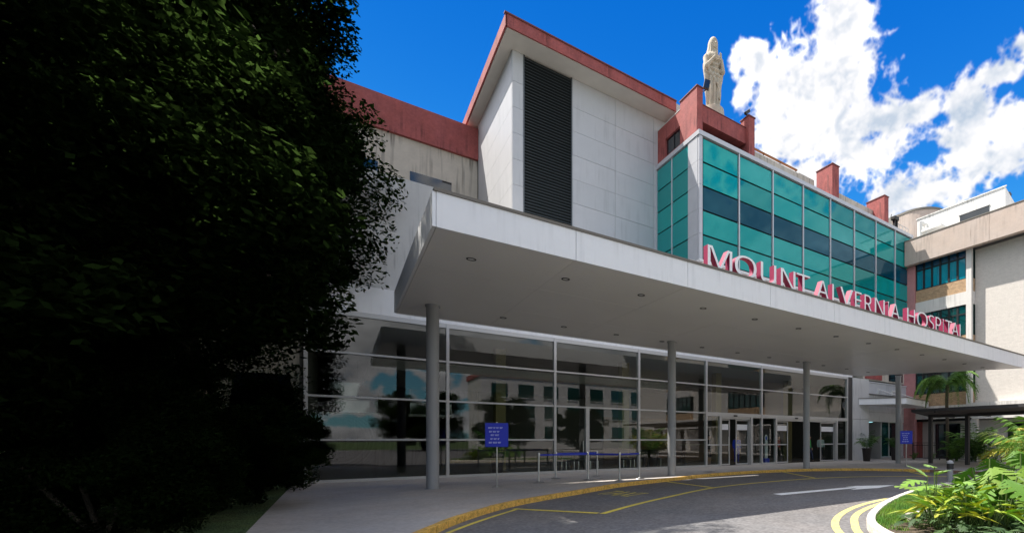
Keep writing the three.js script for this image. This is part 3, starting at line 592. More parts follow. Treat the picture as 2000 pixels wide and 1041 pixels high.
{
  const f = (x, y, z) => {
    const th = Math.atan2(z, x);
    // gown: tapering column, deep vertical folds, flaring to the hem
    let d = capsule(x, y, z * 1.25, [0, 0.35, 0], [0, 2.9, 0], 0.4, 0.46);
    d += 0.07 * Math.sin(th * 9 + Math.sin(y * 1.1) * 1.8) * sstep(2.6, 1.5, y) + 0.025 * Math.sin(th * 19 + y) * sstep(2.2, 1.2, y);
    // mantle: wrapped over shoulders, falling as long sheets at both sides and the back
    d = smin(d, ell(x, y, z, [0, 3.02, -0.02], [0.62, 0.36, 0.4]), 0.16);
    const side = Math.abs(x);
    d = smin(d, capsule(side, y, z, [0.55, 2.6, 0.0], [0.4, 0.55, -0.05], 0.17, 0.1) + 0.02 * Math.sin(y * 5 + z * 9), 0.1);
    d = smin(d, capsule(x, y, z * 0.8, [0, 2.9, -0.22], [0, 0.4, -0.24], 0.36, 0.34) + 0.03 * Math.sin(x * 19), 0.1);
    // drape falling in nested U folds across the chest and waist
    if (z > 0) {
      const u = Math.sqrt(x * x * 1.5 + (y - 3.35) * (y - 3.35));
      d += 0.06 * Math.sin(u * 22) * sstep(0.35, 0.6, u) * sstep(1.75, 1.4, u) * sstep(0.0, 0.25, z);
    }
    // hem of the mantle crossing from the left hip to the right knee
    d = smin(d, capsule(x, y, z, [-0.42, 2.25, 0.22], [0.12, 1.45, 0.4], 0.07, 0.05), 0.06);
    d = smin(d, capsule(x, y, z, [0.12, 1.45, 0.4], [0.33, 0.7, 0.3], 0.05, 0.06), 0.06);
    // arms: sleeves to the elbows, forearms rising to the breast
    d = smin(d, capsule(x, y, z, [-0.54, 2.95, 0.02], [-0.55, 2.42, 0.18], 0.18, 0.17), 0.08);
    d = smin(d, capsule(x, y, z, [0.54, 2.95, 0.02], [0.56, 2.36, 0.22], 0.18, 0.16), 0.08);
    d = smin(d, capsule(x, y, z, [-0.53, 2.44, 0.22], [-0.16, 2.86, 0.5], 0.13, 0.075), 0.05);
    d = smin(d, capsule(x, y, z, [0.54, 2.4, 0.26], [0.3, 2.82, 0.52], 0.13, 0.075), 0.05);
    // hands: palm, four fingers, thumb
    for (const [px, py, sx] of [[-0.1, 2.92, 1], [0.26, 2.94, -1]]) {
      d = smin(d, ell(x, y, z, [px, py, 0.54], [0.075, 0.095, 0.045]), 0.03);
      for (let k = 0; k < 4; k++) d = smin(d, capsule(x, y, z, [px - 0.05 + 0.033 * k, py + 0.06, 0.55], [px - 0.05 + 0.035 * k + sx * 0.03, py + 0.2 + 0.02 * Math.sin(k * 1.2), 0.57], 0.021, 0.016), 0.008);
      d = smin(d, capsule(x, y, z, [px + sx * 0.06, py - 0.02, 0.56], [px + sx * 0.11, py + 0.1, 0.6], 0.023, 0.018), 0.012);
    }
    // neck and bowed head under a veil
    d = smin(d, capsule(x, y, z, [0, 3.2, 0], [0, 3.6, 0.06], 0.15, 0.13), 0.08);
    let head = ell(x, y, z, [0, 3.86, 0.1], [0.185, 0.275, 0.22]);
    head = smin(head, capsule(x, y, z, [0, 3.93, 0.3], [0, 3.82, 0.355], 0.022, 0.038), 0.04);         // nose
    head = smin(head, capsule(x, y, z, [-0.05, 3.735, 0.29], [0.05, 3.735, 0.29], 0.022, 0.022), 0.03);  // lips
    head = smin(head, ell(x, y, z, [0, 3.65, 0.26], [0.07, 0.05, 0.06]), 0.05);                           // chin
    head = smin(head, capsule(x, y, z, [-0.12, 3.955, 0.27], [0.12, 3.955, 0.27], 0.02, 0.02), 0.04);    // brow
    for (const s of [-1, 1]) head = smax(head, -ell(x, y, z, [s * 0.078, 3.905, 0.315], [0.046, 0.03, 0.05]), 0.02);
    for (const s of [-1, 1]) head = smin(head, ell(x, y, z, [s * 0.078, 3.905, 0.275], [0.035, 0.024, 0.03]), 0.008);
    let veil = smin(ell(x, y, z, [0, 3.95, -0.02], [0.29, 0.4, 0.33]), capsule(x, y, z, [0, 3.85, -0.12], [0, 3.1, -0.2], 0.29, 0.47), 0.16);
    veil += 0.02 * Math.sin(Math.atan2(x, -z + 0.1) * 12) * sstep(3.9, 3.5, y);
    veil = smax(veil, -smin(ell(x, y, z, [0, 3.8, 0.36], [0.2, 0.33, 0.26]), capsule(x, y, z, [0, 3.6, 0.35], [0, 3.15, 0.45], 0.16, 0.22), 0.08), 0.03);
    d = smin(d, smin(head, veil, 0.025), 0.06);
    d = smin(d, ell(x, y, z, [-0.14, 0.16, 0.36], [0.09, 0.07, 0.17]), 0.05);
    d = smin(d, ell(x, y, z, [0.15, 0.16, 0.36], [0.09, 0.07, 0.17]), 0.05);
    d = smax(d, -(y - 0.08), 0.03);
    return d;
  };
  const g = uvMetres(sdfGeometry(f, [-0.95, -0.1, -0.85], [0.95, 4.5, 0.95], 128));
  const t = thing('statue', 'tall cream stone statue of a veiled robed woman on the roof', 'statue', [17.2, 19.73, -21.9], null, -0.2);
  local(t, 'figure', g.scale(0.9, 1.0, 0.92), mat.stone, [0, 0.85, 0]);
  local(t, 'plinth', uvMetres(new THREE.CylinderGeometry(0.62, 0.7, 0.92, 20).translate(0, 0.46, 0)), mat.stone);
}
{
  const t = thing('floodlight', 'grey floodlight on a bent arm beside the statue', 'floodlight', [15.9, 20.46, -21.3]);
  const head = new THREE.Group();
  local(t, 'arm', rod([-0.45, 0.0, 0.1], [0.2, 0.5, 0.1], 0.03), mat.darkMetal);
  local(t, 'housing', rbx(-0.17, 0.17, -0.27, 0.27, -0.08, 0.08, 0.03).rotateZ(-0.2).rotateY(-0.5).translate(0.28, 0.85, 0.1), mat.darkMetal);
  local(t, 'lens', bx(-0.14, 0.14, -0.22, 0.22, 0.082, 0.09).rotateZ(-0.2).rotateY(-0.5).translate(0.28, 0.85, 0.1), mat.darkGlass);
}
function roofCamera(pos, label, s, turn) {
  const t = thing('security_camera', label, 'camera', pos, 'rooftop cameras', turn);
  local(t, 'mast', rod([0, 0, 0], [0, 0.3 * s, 0], 0.05 * s), mat.black);
  local(t, 'bracket', rod([0, 0.28 * s, 0], [0.12 * s, 0.42 * s, 0], 0.045 * s), mat.black);
  local(t, 'housing', rbx(-0.42 * s, 0.42 * s, -0.09 * s, 0.09 * s, -0.1 * s, 0.1 * s, 0.03 * s).rotateZ(0.75).translate(0.1 * s, 0.56 * s, 0), mat.black);
  local(t, 'hood', bx(-0.4 * s, 0.5 * s, 0.1 * s, 0.125 * s, -0.12 * s, 0.12 * s).rotateZ(0.75).translate(0.1 * s, 0.56 * s, 0), mat.black);
}
roofCamera([18.95, 20.42, -20.95], 'black camera tilted up on the red pillar right of the statue', 0.75, 0.3);
roofCamera([39.2, 19.33, -14.35], 'small black camera on the sloping edge of the white penthouse', 0.7, 0.6);
{
  const t = thing('roof_device', 'black instrument box on two legs at the glass block edge', 'roof equipment', [34.6, 17.8, -20.85]);
  local(t, 'leg', bx(-0.2, -0.08, 0, 1.0, -0.1, 0.1), mat.black); local(t, 'leg', bx(0.1, 0.26, 0, 1.0, -0.1, 0.1), mat.black);
  local(t, 'base', bx(-0.2, 0.26, 0.06, 0.3, -0.12, 0.12), mat.black);
  local(t, 'housing', rbx(-0.32, 0.3, 1.0, 1.3, -0.2, 0.2, 0.05), mat.black);
  local(t, 'aerial', rod([-0.6, 1.1, 0], [-0.5, 1.36, 0], 0.03), mat.black);
}
{
  const t = thing('roof_railing', 'thin pale railing at the roof corner by the white pipes', 'railing', [35.6, 17.8, -21]);
  for (let k = 0; k < 5; k++) local(t, 'baluster', rod([k * 0.45 - 0.6, 0, 0], [k * 0.45 - 0.6, 1.0, 0], 0.025), mat.frame);
  local(t, 'top_rail', rod([-0.65, 1.0, 0], [1.25, 1.0, 0], 0.025), mat.frame); local(t, 'mid_rail', rod([-0.65, 0.5, 0], [1.25, 0.5, 0], 0.02), mat.frame);
}

// ------------------------------------------------------------------ right wing
{
  const t = thing('right_wing', 'beige and white wing with blue green ribbon windows and brick spandrels', 'building', [38, 0.1, -4]);
  const P = (n, x0, x1, y0, y1, z0, z1, m) => part(t, n, bx(x0, x1, y0, y1, z0, z1), m);
  const BX = 35.6, WX = 36.15, END = 24;
  P('core', WX + 0.2, 48, 3.0, 16.7, -24, END, mat.gasket);
  P('roof_deck', 35.42, 48, 16.7, 16.9, -24, END, mat.concretePanel);
  // parapet, in cast lengths
  for (let z = -20.28; z < END; z += 6.2) P('parapet_panel', 35.0, 35.4, 15.12, 17.02, z + 0.006, Math.min(z + 6.194, END), mat.beige);
  P('parapet_cap', 34.96, 35.46, 17.023, 17.08, -20.3, END, mat.capping);
  P('eaves_soffit', 35.41, WX + 0.2, 15.2, 15.3, -20.2, END, mat.darkMetal);
  // plain tile-faced wall lengths between the window bays
  const bays = [[-19.7, -15.5], [-3.5, 2.5], [9.5, 15.5]], walls = [[-15.5, -3.5], [2.5, 9.5], [15.5, END]];
  for (const [a, b] of walls) P('tile_wall', WX, WX + 0.18, 4.2, 15.2, a + 0.01, b - 0.01, mat.tileWall);
  bays.forEach(([a, b], n) => {
    for (let f = 0; f < 3; f++) {
      const y = 5.05 + f * 4.05;
      P('brick_spandrel', BX + 0.04, WX + 0.1, y - 0.93, y, a, b - 0.38, mat.brick);
      P('brick_spandrel', BX + 0.08, WX + 0.1, y - 0.93, y, b - 0.37, b - 0.02, mat.brick);
      P('white_band', BX - 0.02, WX + 0.12, y - 1.9 + (f ? 0.04 : 0.0), y - 0.94, a, b, mat.whiteWall);
      // window: black frame, lights, glazing
      const top = y + 2.2, w = new THREE.Group(); w.name = 'window'; w.position.set(BX + 0.06 - 38, y - 0.1, a + 4); t.add(w);
      const len = b - 0.38 - a, nl = 6, st = len / nl;
      local(w, 'backing', bx(0.1, 0.14, 0, 2.2, 0, len), mat.blackFrame);
      local(w, 'frame', bx(0, 0.1, 0, 0.07, 0, len), mat.blackFrame); local(w, 'frame', bx(0, 0.1, 2.13, 2.2, 0, len), mat.blackFrame); local(w, 'frame', bx(0, 0.1, 1.5, 1.6, 0, len), mat.blackFrame);
      for (let k = 0; k <= nl; k++) local(w, 'frame', bx(-0.01, 0.11, 0.001, 2.199, Math.max(0, k * st - 0.07), Math.min(len, k * st + 0.07)), mat.blackFrame);
      const gm = f === 2 ? mat.wingGlass : mat.wingGlassGreen;
      for (let k = 0; k < nl; k++) { local(w, 'pane', bx(0.05, 0.06, 0.07, 1.5, k * st + 0.07, (k + 1) * st - 0.07), gm); local(w, 'pane', bx(0.05, 0.06, 1.6, 2.13, k * st + 0.07, (k + 1) * st - 0.07), f === 2 ? mat.wingGlassTop : gm); }
      // return light round the corner
      P('return_pane', BX + 0.2, WX + 0.05, y, y + 2.2, b - 0.12, b - 0.06, mat.wingGlassGreen);
    }
    P('pier', BX - 0.06, BX + 0.2, 3.15, 15.2, b - 0.36, b + 0.01, mat.whiteWall);
  });
  P('pilaster', 35.48, 35.8, 0.12, 15.12, -20.95, -19.72, mat.pink);
  P('white_band', BX - 0.03, WX + 0.2, 3.05, 4.2, -15.49, END, mat.whiteWall);
  // ground floor: set back wall with dark openings and piers
  P('recess_wall', 35.81, 37.4, 0.12, 3.04, -20.3, -20.1, mat.red); P('ground_wall', 37.4, 37.6, 0.12, 3.1, -20.3, END, mat.whiteWall);
  for (let z = -19; z < END - 3; z += 5.2) P('dark_opening', 37.34, 37.39, 0.12, 2.8, z, z + 1.9, mat.darkGlass);
  for (let z = -15.6; z < END; z += 5.2) P('pier', 35.7, 36.1, 0.12, 3.04, z, z + 0.4, mat.whiteWall);
}
{
  const t = thing('penthouse', 'white panelled rooftop plant room with a long dark window', 'building', [40, 17.2, -17]);
  const s = new THREE.Shape([[38, 17.2], [41.5, 17.2], [41.5, 18.5], [38, 19.82]].map(([x, y]) => new THREE.Vector2(x, y)));
  let z = -20.9;
  for (const e of [-18.35, -16.4, -14.2]) { const g = new THREE.ExtrudeGeometry(s, { depth: e - z - 0.02, bevelEnabled: false }); g.translate(0, 0, z + 0.01); part(t, 'wall_bay', uvMetres(g), mat.whiteMetal); z = e; }
  part(t, 'roof_edge', bx(37.93, 38.05, 19.83, 19.9, -20.95, -14.12), mat.whiteMetal);
  const w = part(t, 'window', bx(37.95, 38, 18.22, 18.86, -17.4, -15.3), mat.darkGlass);
  part(t, 'window_frame', bx(37.93, 37.99, 18.14, 18.22, -17.48, -15.22), mat.blackFrame); part(t, 'window_frame', bx(37.93, 37.99, 18.86, 18.9, -17.48, -15.22), mat.blackFrame);
  part(t, 'shelf', bx(37.1, 37.98, 18.3, 18.45, -20.3, -18.42), mat.whiteMetal);
}
{
  const t = thing('roof_pipe', 'white vertical pipes with elbows beside the plant room', 'pipe', [37.2, 17.2, -20.2]);
  for (const [dx, dz, h] of [[0, 0, 2.0], [0.2, 0.45, 1.6]]) local(t, 'riser', rod([dx, 0, dz], [dx, h, dz], 0.16, 14), mat.whiteMetal);
  local(t, 'elbow', rod([0, 1.95, 0], [0.9, 1.95, 0.05], 0.16, 14), mat.whiteMetal); local(t, 'clamp', cyl(0.2, 0.45, 1.2, 1.32, 0.2), mat.whiteMetal);
  local(t, 'duct', rod([-0.2, 0.35, -0.9], [-0.2, 0.35, 0.3], 0.34, 18), mat.whiteMetal);
}
{
  const R = 2.6, pts = [];
  for (let k = 0; k <= 12; k++) { const a = Math.PI / 2 * k / 12; pts.push([45 + R - R * Math.cos(a), -23.4 - R + R * Math.sin(a)]); }
  const t = thing('tower_block', 'beige stair tower with a rounded corner behind the roof', 'building', [50, 0, -28]);
  part(t, 'wall', prism([[45, -38], ...pts, [60, -23.4], [60, -38]], 8, 24.3), mat.beige);
  part(t, 'coping', prism([[44.93, -38], ...pts.map(([x, z]) => [x - 0.05, z + 0.05]), [60, -23.33], [60, -38]], 24.303, 24.5), mat.capping);
  const u = thing('far_tower', 'beige block edge showing past the plant room roof', 'building', [50, 0, -10]);
  part(u, 'wall', bx(46, 56, 8, 21.7, -16.2, -4), mat.beige); part(u, 'coping', bx(45.9, 56, 21.703, 21.85, -16.3, -4), mat.capping);
}

// ------------------------------------------------------------------ low link building with its own small canopy
{
  const t = thing('link_building', 'low grey panelled link with dark doorway between lobby and wing', 'building', [31.5, 0.12, -21.5]);
  const P = (n, x0, x1, y0, y1, z0, z1, m) => part(t, n, bx(x0, x1, y0, y1, z0, z1), m);
  P('wall_panel', 28.23, 30.15, 0.12, 2.99, -20.5, -20.22, mat.concretePanel); P('wall_panel', 28.23, 30.15, 3.01, 5.88, -20.5, -20.22, mat.concretePanel);
  P('wall_panel', 30.16, 35.47, 2.9, 3.6, -20.9, -20.62, mat.concretePanel); P('wall_panel', 30.16, 32.6, 3.61, 4.9, -20.9, -20.62, mat.concretePanel); P('wall_panel', 32.61, 35.47, 3.61, 4.9, -20.9, -20.62, mat.concretePanel);
  P('parapet_panel', 30.16, 32.8, 4.92, 5.72, -20.6, -20.42, mat.greyPanel2); P('parapet_panel', 32.82, 35.47, 4.92, 5.72, -20.6, -20.42, mat.greyPanel2);
  P('parapet_cap', 30.16, 35.47, 5.725, 5.8, -20.66, -20.36, mat.greyPanel);
  P('doorway', 30.2, 32.3, 0.12, 2.88, -22, -21.9, mat.darkGlass); P('door_jamb', 32.3, 32.42, 0.12, 2.89, -21.9, -20.64, mat.frame);
  P('window_pane', 32.45, 33.4, 0.3, 2.85, -20.72, -20.7, mat.wingGlassGreen); P('window_pane', 33.52, 34.9, 0.3, 2.85, -20.72, -20.7, mat.darkGlass);
  P('window_frame', 33.41, 33.51, 0.3, 2.88, -20.76, -20.66, mat.frame); P('window_frame', 34.91, 35.0, 0.3, 2.88, -20.76, -20.66, mat.frame); P('window_sill', 32.43, 35.47, 0.12, 0.29, -20.8, -20.6, mat.frame);
  P('roof', 30.21, 37.4, 4.93, 5.0, -26, -20.62, mat.concretePanel); P('back_wall', 30.21, 37.4, 0.12, 4.92, -26, -25.8, mat.interior); P('corner_wall', 35.02, 35.46, 0.3, 2.88, -20.85, -20.65, mat.concretePanel);
}
{
  const t = thing('porch_canopy', 'small white porch canopy over the link doorway', 'canopy', [31, 4, -19]);
  const pl = [[28.92, -20.2], [30.72, -17.65], [35.4, -18.55], [35.4, -20.2]];
  part(t, 'slab', prism(pl, 4.02, 4.44), mat.fascia);
  part(t, 'capping', prism([[28.86, -20.2], [30.7, -17.58], [35.4, -18.48], [35.4, -20.2]], 4.443, 4.48), mat.capping);
  for (const x of [31.6, 33.4]) part(t, 'stay', rod([x, 5.3, -20.4], [x + 0.9, 4.48, -18.6], 0.035), mat.whiteMetal);
  part(t, 'stay_bracket', bx(31.56, 31.64, 4.95, 5.35, -20.42, -20.36), mat.whiteMetal); part(t, 'stay_bracket', bx(33.36, 33.44, 4.95, 5.35, -20.42, -20.36), mat.whiteMetal);
}
{
  const t = thing('walkway_shelter', 'dark flat roofed walkway shelter on square posts beside the wing', 'shelter', [28.3, 0.12, -12]);
  part(t, 'roof', prism([[24.3, -13.6], [31.4, -16.1], [31.4, 6], [24.3, 6]], 3.06, 3.1), mat.shelter);
  part(t, 'roof_edge', bx(24.24, 24.3, 3.02, 3.17, -13.6, 6), mat.darkMetal); part(t, 'roof_edge', prism([[24.24, -13.6], [24.24, -13.66], [31.46, -16.2], [31.46, -16.1]], 3.02, 3.17), mat.darkMetal); part(t, 'roof_edge', bx(31.4, 31.46, 3.02, 3.17, -16.1, 6), mat.darkMetal);
  part(t, 'ridge_beam', bx(28.2, 28.4, 2.9, 3.055, -14.8, 6), mat.darkMetal);
  for (const z of [-14.7, -12.55, -7.5, -2.5]) { part(t, 'post', bx(28.2, 28.4, 0.12, 2.9, z - 0.1, z + 0.1), mat.darkMetal); part(t, 'cross_beam', bx(z < -14 ? 28.4 : 24.6, 31.3, 2.96, 3.055, z - 0.05, z + 0.05), mat.darkMetal); }
}
{
  const t = thing('metal_railing', 'black metal railing in front of the wing ground floor', 'railing', [33.6, 0.12, -10]);
  const bal = cyl(0, 0, 0.1, 1.15, 0.011, 0.011, 6), post = bx(-0.03, 0.03, 0, 1.24, -0.03, 0.03);
  for (let z = -18.8; z < -4; z += 0.125) local(t, 'baluster', bal, mat.blackFrame, [0, 0, z + 10]);
  for (let z = -18.8; z < -4; z += 2) local(t, 'post', post, mat.blackFrame, [0, 0, z + 10]);
  for (const y of [0.1, 1.02, 1.2]) local(t, 'rail', bx(-0.022, 0.022, y, y + 0.035, -8.8, 6), mat.blackFrame);
}

// ------------------------------------------------------------------ small street furniture
{
  const c = document.createElement('canvas'); c.width = 256; c.height = 288;
  const q = c.getContext('2d'); q.fillStyle = '#1a2ec8'; q.fillRect(0, 0, 256, 288); q.fillStyle = '#c8ccf4';
  [[30, 56, [60, 34, 40, 44]], [40, 104, [44, 50, 36]], [58, 148, [52, 56]], [54, 196, [40, 46, 30]], [36, 242, [50, 60, 42]]].forEach(([x, y, ws]) => { for (const w of ws) { q.fillRect(x, y - 11, w - 9, 6); q.fillRect(x, y + 1, w - 15, 6); q.fillRect(x + 3, y - 11, 6, 18); x += w; } });
  const ct = new THREE.CanvasTexture(c); ct.colorSpace = THREE.SRGBColorSpace;
  const face = M([1, 1, 1], 0.45, { map: ct });
  const sign = (pos, turn, label) => {
    const t = thing('notice_sign', label, 'sign', pos, 'blue notice signs', turn);
    local(t, 'post', cyl(0, 0, 0, 1.95, 0.022, 0.022, 12), mat.chrome);
    local(t, 'base_plate', cyl(0, 0, 0, 0.015, 0.15, 0.15, 20), mat.chrome);
    local(t, 'board', rbx(-0.32, 0.32, 1.2, 1.92, 0.024, 0.05, 0.006), mat.blue);
    local(t, 'print', new THREE.PlaneGeometry(0.6, 0.68).translate(0, 1.56, 0.0515), face);
  };
  sign([24.5, 0.12, -14.1], -0.85, 'blue notice sign on a thin post beside the right-hand column');
  sign([3.75, 0.12, -15.3], -0.35, 'blue notice sign on a thin post at the dark left end of the canopy');
}
{
  const t = thing('bollard_light', 'dark grey dome topped bollard behind the island plants', 'bollard', [17.93, 0, -8.57]);
  local(t, 'post', cyl(0, 0, 0, 0.46, 0.1, 0.1, 24), mat.steelColumn);
  local(t, 'lens_band', cyl(0, 0, 0.46, 0.66, 0.118, 0.118, 24), mat.darkMetal);
  for (let k = 0; k < 4; k++) local(t, 'lens_ring', cyl(0, 0, 0.48 + k * 0.045, 0.495 + k * 0.045, 0.126, 0.126, 24), mat.blackFrame);
  local(t, 'dome', new THREE.SphereGeometry(0.13, 24, 12, 0, Math.PI * 2, 0, Math.PI / 2).scale(1, 0.95, 1).translate(0, 0.66, 0), mat.steelColumn);
}
{ // queue posts with retractable belts
  const at = [[5.21, -15.96], [6.91, -15.92], [7.64, -14.95], [8.67, -15.4], [6.26, -17.28], [7.97, -17.5]], lab = ['first queue post at the left end of the row', 'second queue post from the left in the near row', 'queue post standing nearest the kerb', 'queue post nearest the thick steel column', 'rear queue post close to the glass at the left', 'rear queue post close to the glass at the right'];
  const prof = new THREE.LatheGeometry([[0, 0], [0.17, 0], [0.17, 0.015], [0.06, 0.04], [0.03, 0.06], [0.03, 0.86], [0.04, 0.87], [0.04, 0.97], [0.02, 0.99], [0, 0.99]].map(([a, b]) => new THREE.Vector2(a, b)), 20);
  at.forEach(([x, z], i) => {
    const t = thing('queue_post', lab[i], 'queue post', [x, 0.12, z], 'belt barrier posts');
    local(t, 'post', prof, mat.chrome);
    const to = { 0: 1, 1: 2, 2: 3, 4: 5 }[i];
    if (to !== undefined) { const dx = at[to][0] - x, dz = at[to][1] - z, l = Math.hypot(dx, dz); local(t, 'belt', bx(0.03, l - 0.03, 0.89, 0.94, -0.002, 0.002).rotateY(-Math.atan2(dz, dx)), mat.blue); }
  });
}
{
  const t = thing('sanitiser_stand', 'slim white stand with a blue oval head inside the glass by the doors', 'stand', [20.25, 0.126, -20.65]);
  local(t, 'post', rbx(-0.11, 0.11, 0.03, 1.35, -0.05, 0.05, 0.03), mat.whiteMetal);
  local(t, 'head', new THREE.TorusGeometry(0.1, 0.03, 10, 24).scale(1, 1.7, 1).translate(0, 1.52, 0), mat.whiteMetal);
  local(t, 'head_panel', new THREE.SphereGeometry(0.09, 16, 12).scale(1, 1.7, 0.25).translate(0, 1.52, 0), mat.blue);
  local(t, 'base', rbx(-0.19, 0.19, 0, 0.32, -0.12, 0.12, 0.03), mat.blue);
}
{
  const t = thing('reception_desk', 'dark timber reception desk inside the lobby', 'desk', [21, 0.126, -27]);
  local(t, 'counter', rbx(-2.6, 2.6, 1.05, 1.12, -0.5, 0.45, 0.02), mat.mustard);
  local(t, 'front_panel', bx(-2.5, 2.5, 0, 1.05, -0.05, 0.35), mat.interiorWood);
}

// ------------------------------------------------------------------ people inside the doors
function bodyField(step) {
  const s = step;
  return (x, y, z) => {
    const ax = Math.abs(x);
    let d = ell(x, y, z, [0, 1.2, 0], [0.19, 0.27, 0.115]);                                   // chest
    d = smin(d, ell(x, y, z, [0, 0.93, 0], [0.165, 0.15, 0.115]), 0.1);                       // hips
    d = smin(d, capsule(ax, y, z, [0.06, 1.41, -0.01], [0.165, 1.37, 0], 0.06, 0.06), 0.06);  // shoulders
    d = smin(d, capsule(x, y, z, [0, 1.38, 0], [0, 1.5, 0.015], 0.055, 0.05), 0.04);          // neck
    d = smin(d, ell(x, y, z, [0, 1.585, 0.02], [0.078, 0.112, 0.095]), 0.02);                 // head
    d = smin(d, ell(x, y, z, [0, 1.63, -0.02], [0.092, 0.09, 0.1]), 0.02);                    // hair
    d = smin(d, capsule(x, y, z, [0, 1.595, 0.105], [0, 1.57, 0.128], 0.01, 0.016), 0.02);    // nose
    d = smin(d, ell(ax, y, z, [0.082, 1.58, 0.01], [0.014, 0.03, 0.02]), 0.01);               // ears
    for (const q of [-1, 1]) {
      const f = q * s, el = [q * 0.235, 1.12, -0.02 - f * 0.1], wr = [q * 0.235, 0.9, 0.09 - f * 0.18], sh = [q * 0.195, 1.36, 0];
      d = smin(d, capsule(x, y, z, sh, el, 0.052, 0.04), 0.03);
      d = smin(d, capsule(x, y, z, el, wr, 0.039, 0.028), 0.02);
      d = smin(d, ell(x, y, z, [wr[0], wr[1] - 0.055, wr[2] + 0.01], [0.02, 0.05, 0.038]), 0.015);
      for (let k = 0; k < 4; k++) d = smin(d, capsule(x, y, z, [wr[0], wr[1] - 0.09, wr[2] - 0.02 + k * 0.02], [wr[0] - q * 0.012, wr[1] - 0.165 + 0.012 * Math.abs(k - 1.5), wr[2] - 0.01 + k * 0.02], 0.0095, 0.008), 0.004);
      d = smin(d, capsule(x, y, z, [wr[0], wr[1] - 0.03, wr[2] + 0.04], [wr[0] - q * 0.015, wr[1] - 0.1, wr[2] + 0.06], 0.011, 0.009), 0.006);
      const kn = [q * 0.1, 0.49, 0.03 + f * 0.13], an = [q * 0.1, 0.09, f * 0.24 - (f < 0 ? 0.04 : 0)];
      d = smin(d, capsule(x, y, z, [q * 0.09, 0.88, 0], kn, 0.088, 0.058), 0.05);
      d = smin(d, capsule(x, y, z, kn, an, 0.056, 0.038), 0.03);
      d = smin(d, capsule(x, y, z, [an[0], 0.04, an[2]], [an[0], 0.035, an[2] + 0.16], 0.04, 0.032), 0.03);
    }
    return d;
  };
}
const bodies = [0, 0.9].map((s) => sdfGeometry(bodyField(s), [-0.34, -0.02, -0.34], [0.34, 1.76, 0.36], 84));
function person(pos, turn, body, label, c) {
  const g = bodies[body].clone(), p = g.attributes.position, col = new Float32Array(p.count * 3);
  for (let i = 0; i < p.count; i++) {
    const x = p.getX(i), y = p.getY(i), z = p.getZ(i);
    let k = y > 1.62 || (y > 1.5 && z < -0.015) ? c.hair : y > 1.43 ? c.skin : (y < 0.9 && Math.abs(x) > 0.19) ? c.skin : y > c.waist ? c.top : y > c.hem ? c.bottom : y > 0.075 ? c.skin : c.shoe;
    col.set(k, i * 3);
  }
  g.setAttribute('color', new THREE.BufferAttribute(col, 3));
  const m = single('person', label, 'person', g, M([1, 1, 1], 0.8, { vertexColors: true }), 'people at the doors');
  m.position.set(...pos); m.rotation.y = turn;
}
const look = { hair: [0.01, 0.008, 0.007], skin: [0.42, 0.24, 0.16], shoe: [0.02, 0.02, 0.02], waist: 0.92, hem: 0.1 };
person([16.35, 0.126, -21.2], 0.5, 0, 'person in black standing behind the glass left of the doors', { ...look, top: [0.012, 0.012, 0.013], bottom: [0.012, 0.012, 0.014], hem: 0.45 });
person([19.0, 0.126, -21.9], -0.4, 0, 'person in bright blue standing inside the first door', { ...look, top: [0.015, 0.05, 0.5], bottom: [0.015, 0.04, 0.4] });
person([23.3, 0.126, -22.6], 0.2, 1, 'person in a dark red top walking out of the wide doorway', { ...look, top: [0.25, 0.03, 0.025], bottom: [0.03, 0.03, 0.035] });
person([24.45, 0.126, -20.9], 0.4, 1, 'person in a green top and dark trousers in the wide doorway', { ...look, top: [0.04, 0.3, 0.06], bottom: [0.02, 0.03, 0.07] });
person([26.35, 0.126, -21.5], -0.6, 0, 'person in a pale top behind the right door leaf', { ...look, top: [0.45, 0.52, 0.48], bottom: [0.03, 0.03, 0.04] });

// ------------------------------------------------------------------ plants
function lobedLeaf(len, width, lobes, depth, sweep, bend, cup) {
  const half = [];
  const w = (t) => width * 0.5 * Math.pow(Math.sin(Math.PI * (0.08 + 0.9 * t)), 0.75), Y = (t, q) => (-0.1 + 1.1 * t + sweep * q * (1 - t * 0.6)) * len;
  half.push([0, 0]);
  for (let k = 0; k < lobes; k++) {
    const q = (f) => Math.min(0.985, (k + f) / lobes), last = k === lobes - 1;
    half.push([w(q(0.1)) * depth, Y(q(0.1), depth * 0.6)], [w(q(0.3)) * 0.86, Y(q(0.3), 0.8)], [w(q(0.52)) * 1.06, Y(q(0.52), 1.1)], [w(q(0.72)) * 0.96, Y(q(0.72), 1.12)]);
    if (!last) half.push([w(q(0.86)) * depth * 1.15, Y(q(0.86), depth * 0.75)]);
  }
  const pts = [...half.map(([x, y]) => new THREE.Vector2(x, y)), new THREE.Vector2(0, len * 1.03), ...half.slice(1).reverse().map(([x, y]) => new THREE.Vector2(-x, y))];
  const g = new THREE.ShapeGeometry(new THREE.Shape(pts)), p = g.attributes.position;
  for (let i = 0; i < p.count; i++) { const x = p.getX(i), y = p.getY(i); p.setZ(i, -bend * y * y / len - cup * Math.abs(x) * (0.6 + 0.4 * Math.sin(y / len * 9))); }
  g.computeVertexNormals();
  return g;
}
const monsteraLeaves = [lobedLeaf(0.62, 0.72, 6, 0.3, 0.16, 0.25, 0.2), lobedLeaf(0.54, 0.66, 5, 0.34, 0.18, 0.45, 0.14), lobedLeaf(0.48, 0.54, 5, 0.3, 0.14, 0.2, 0.3)];
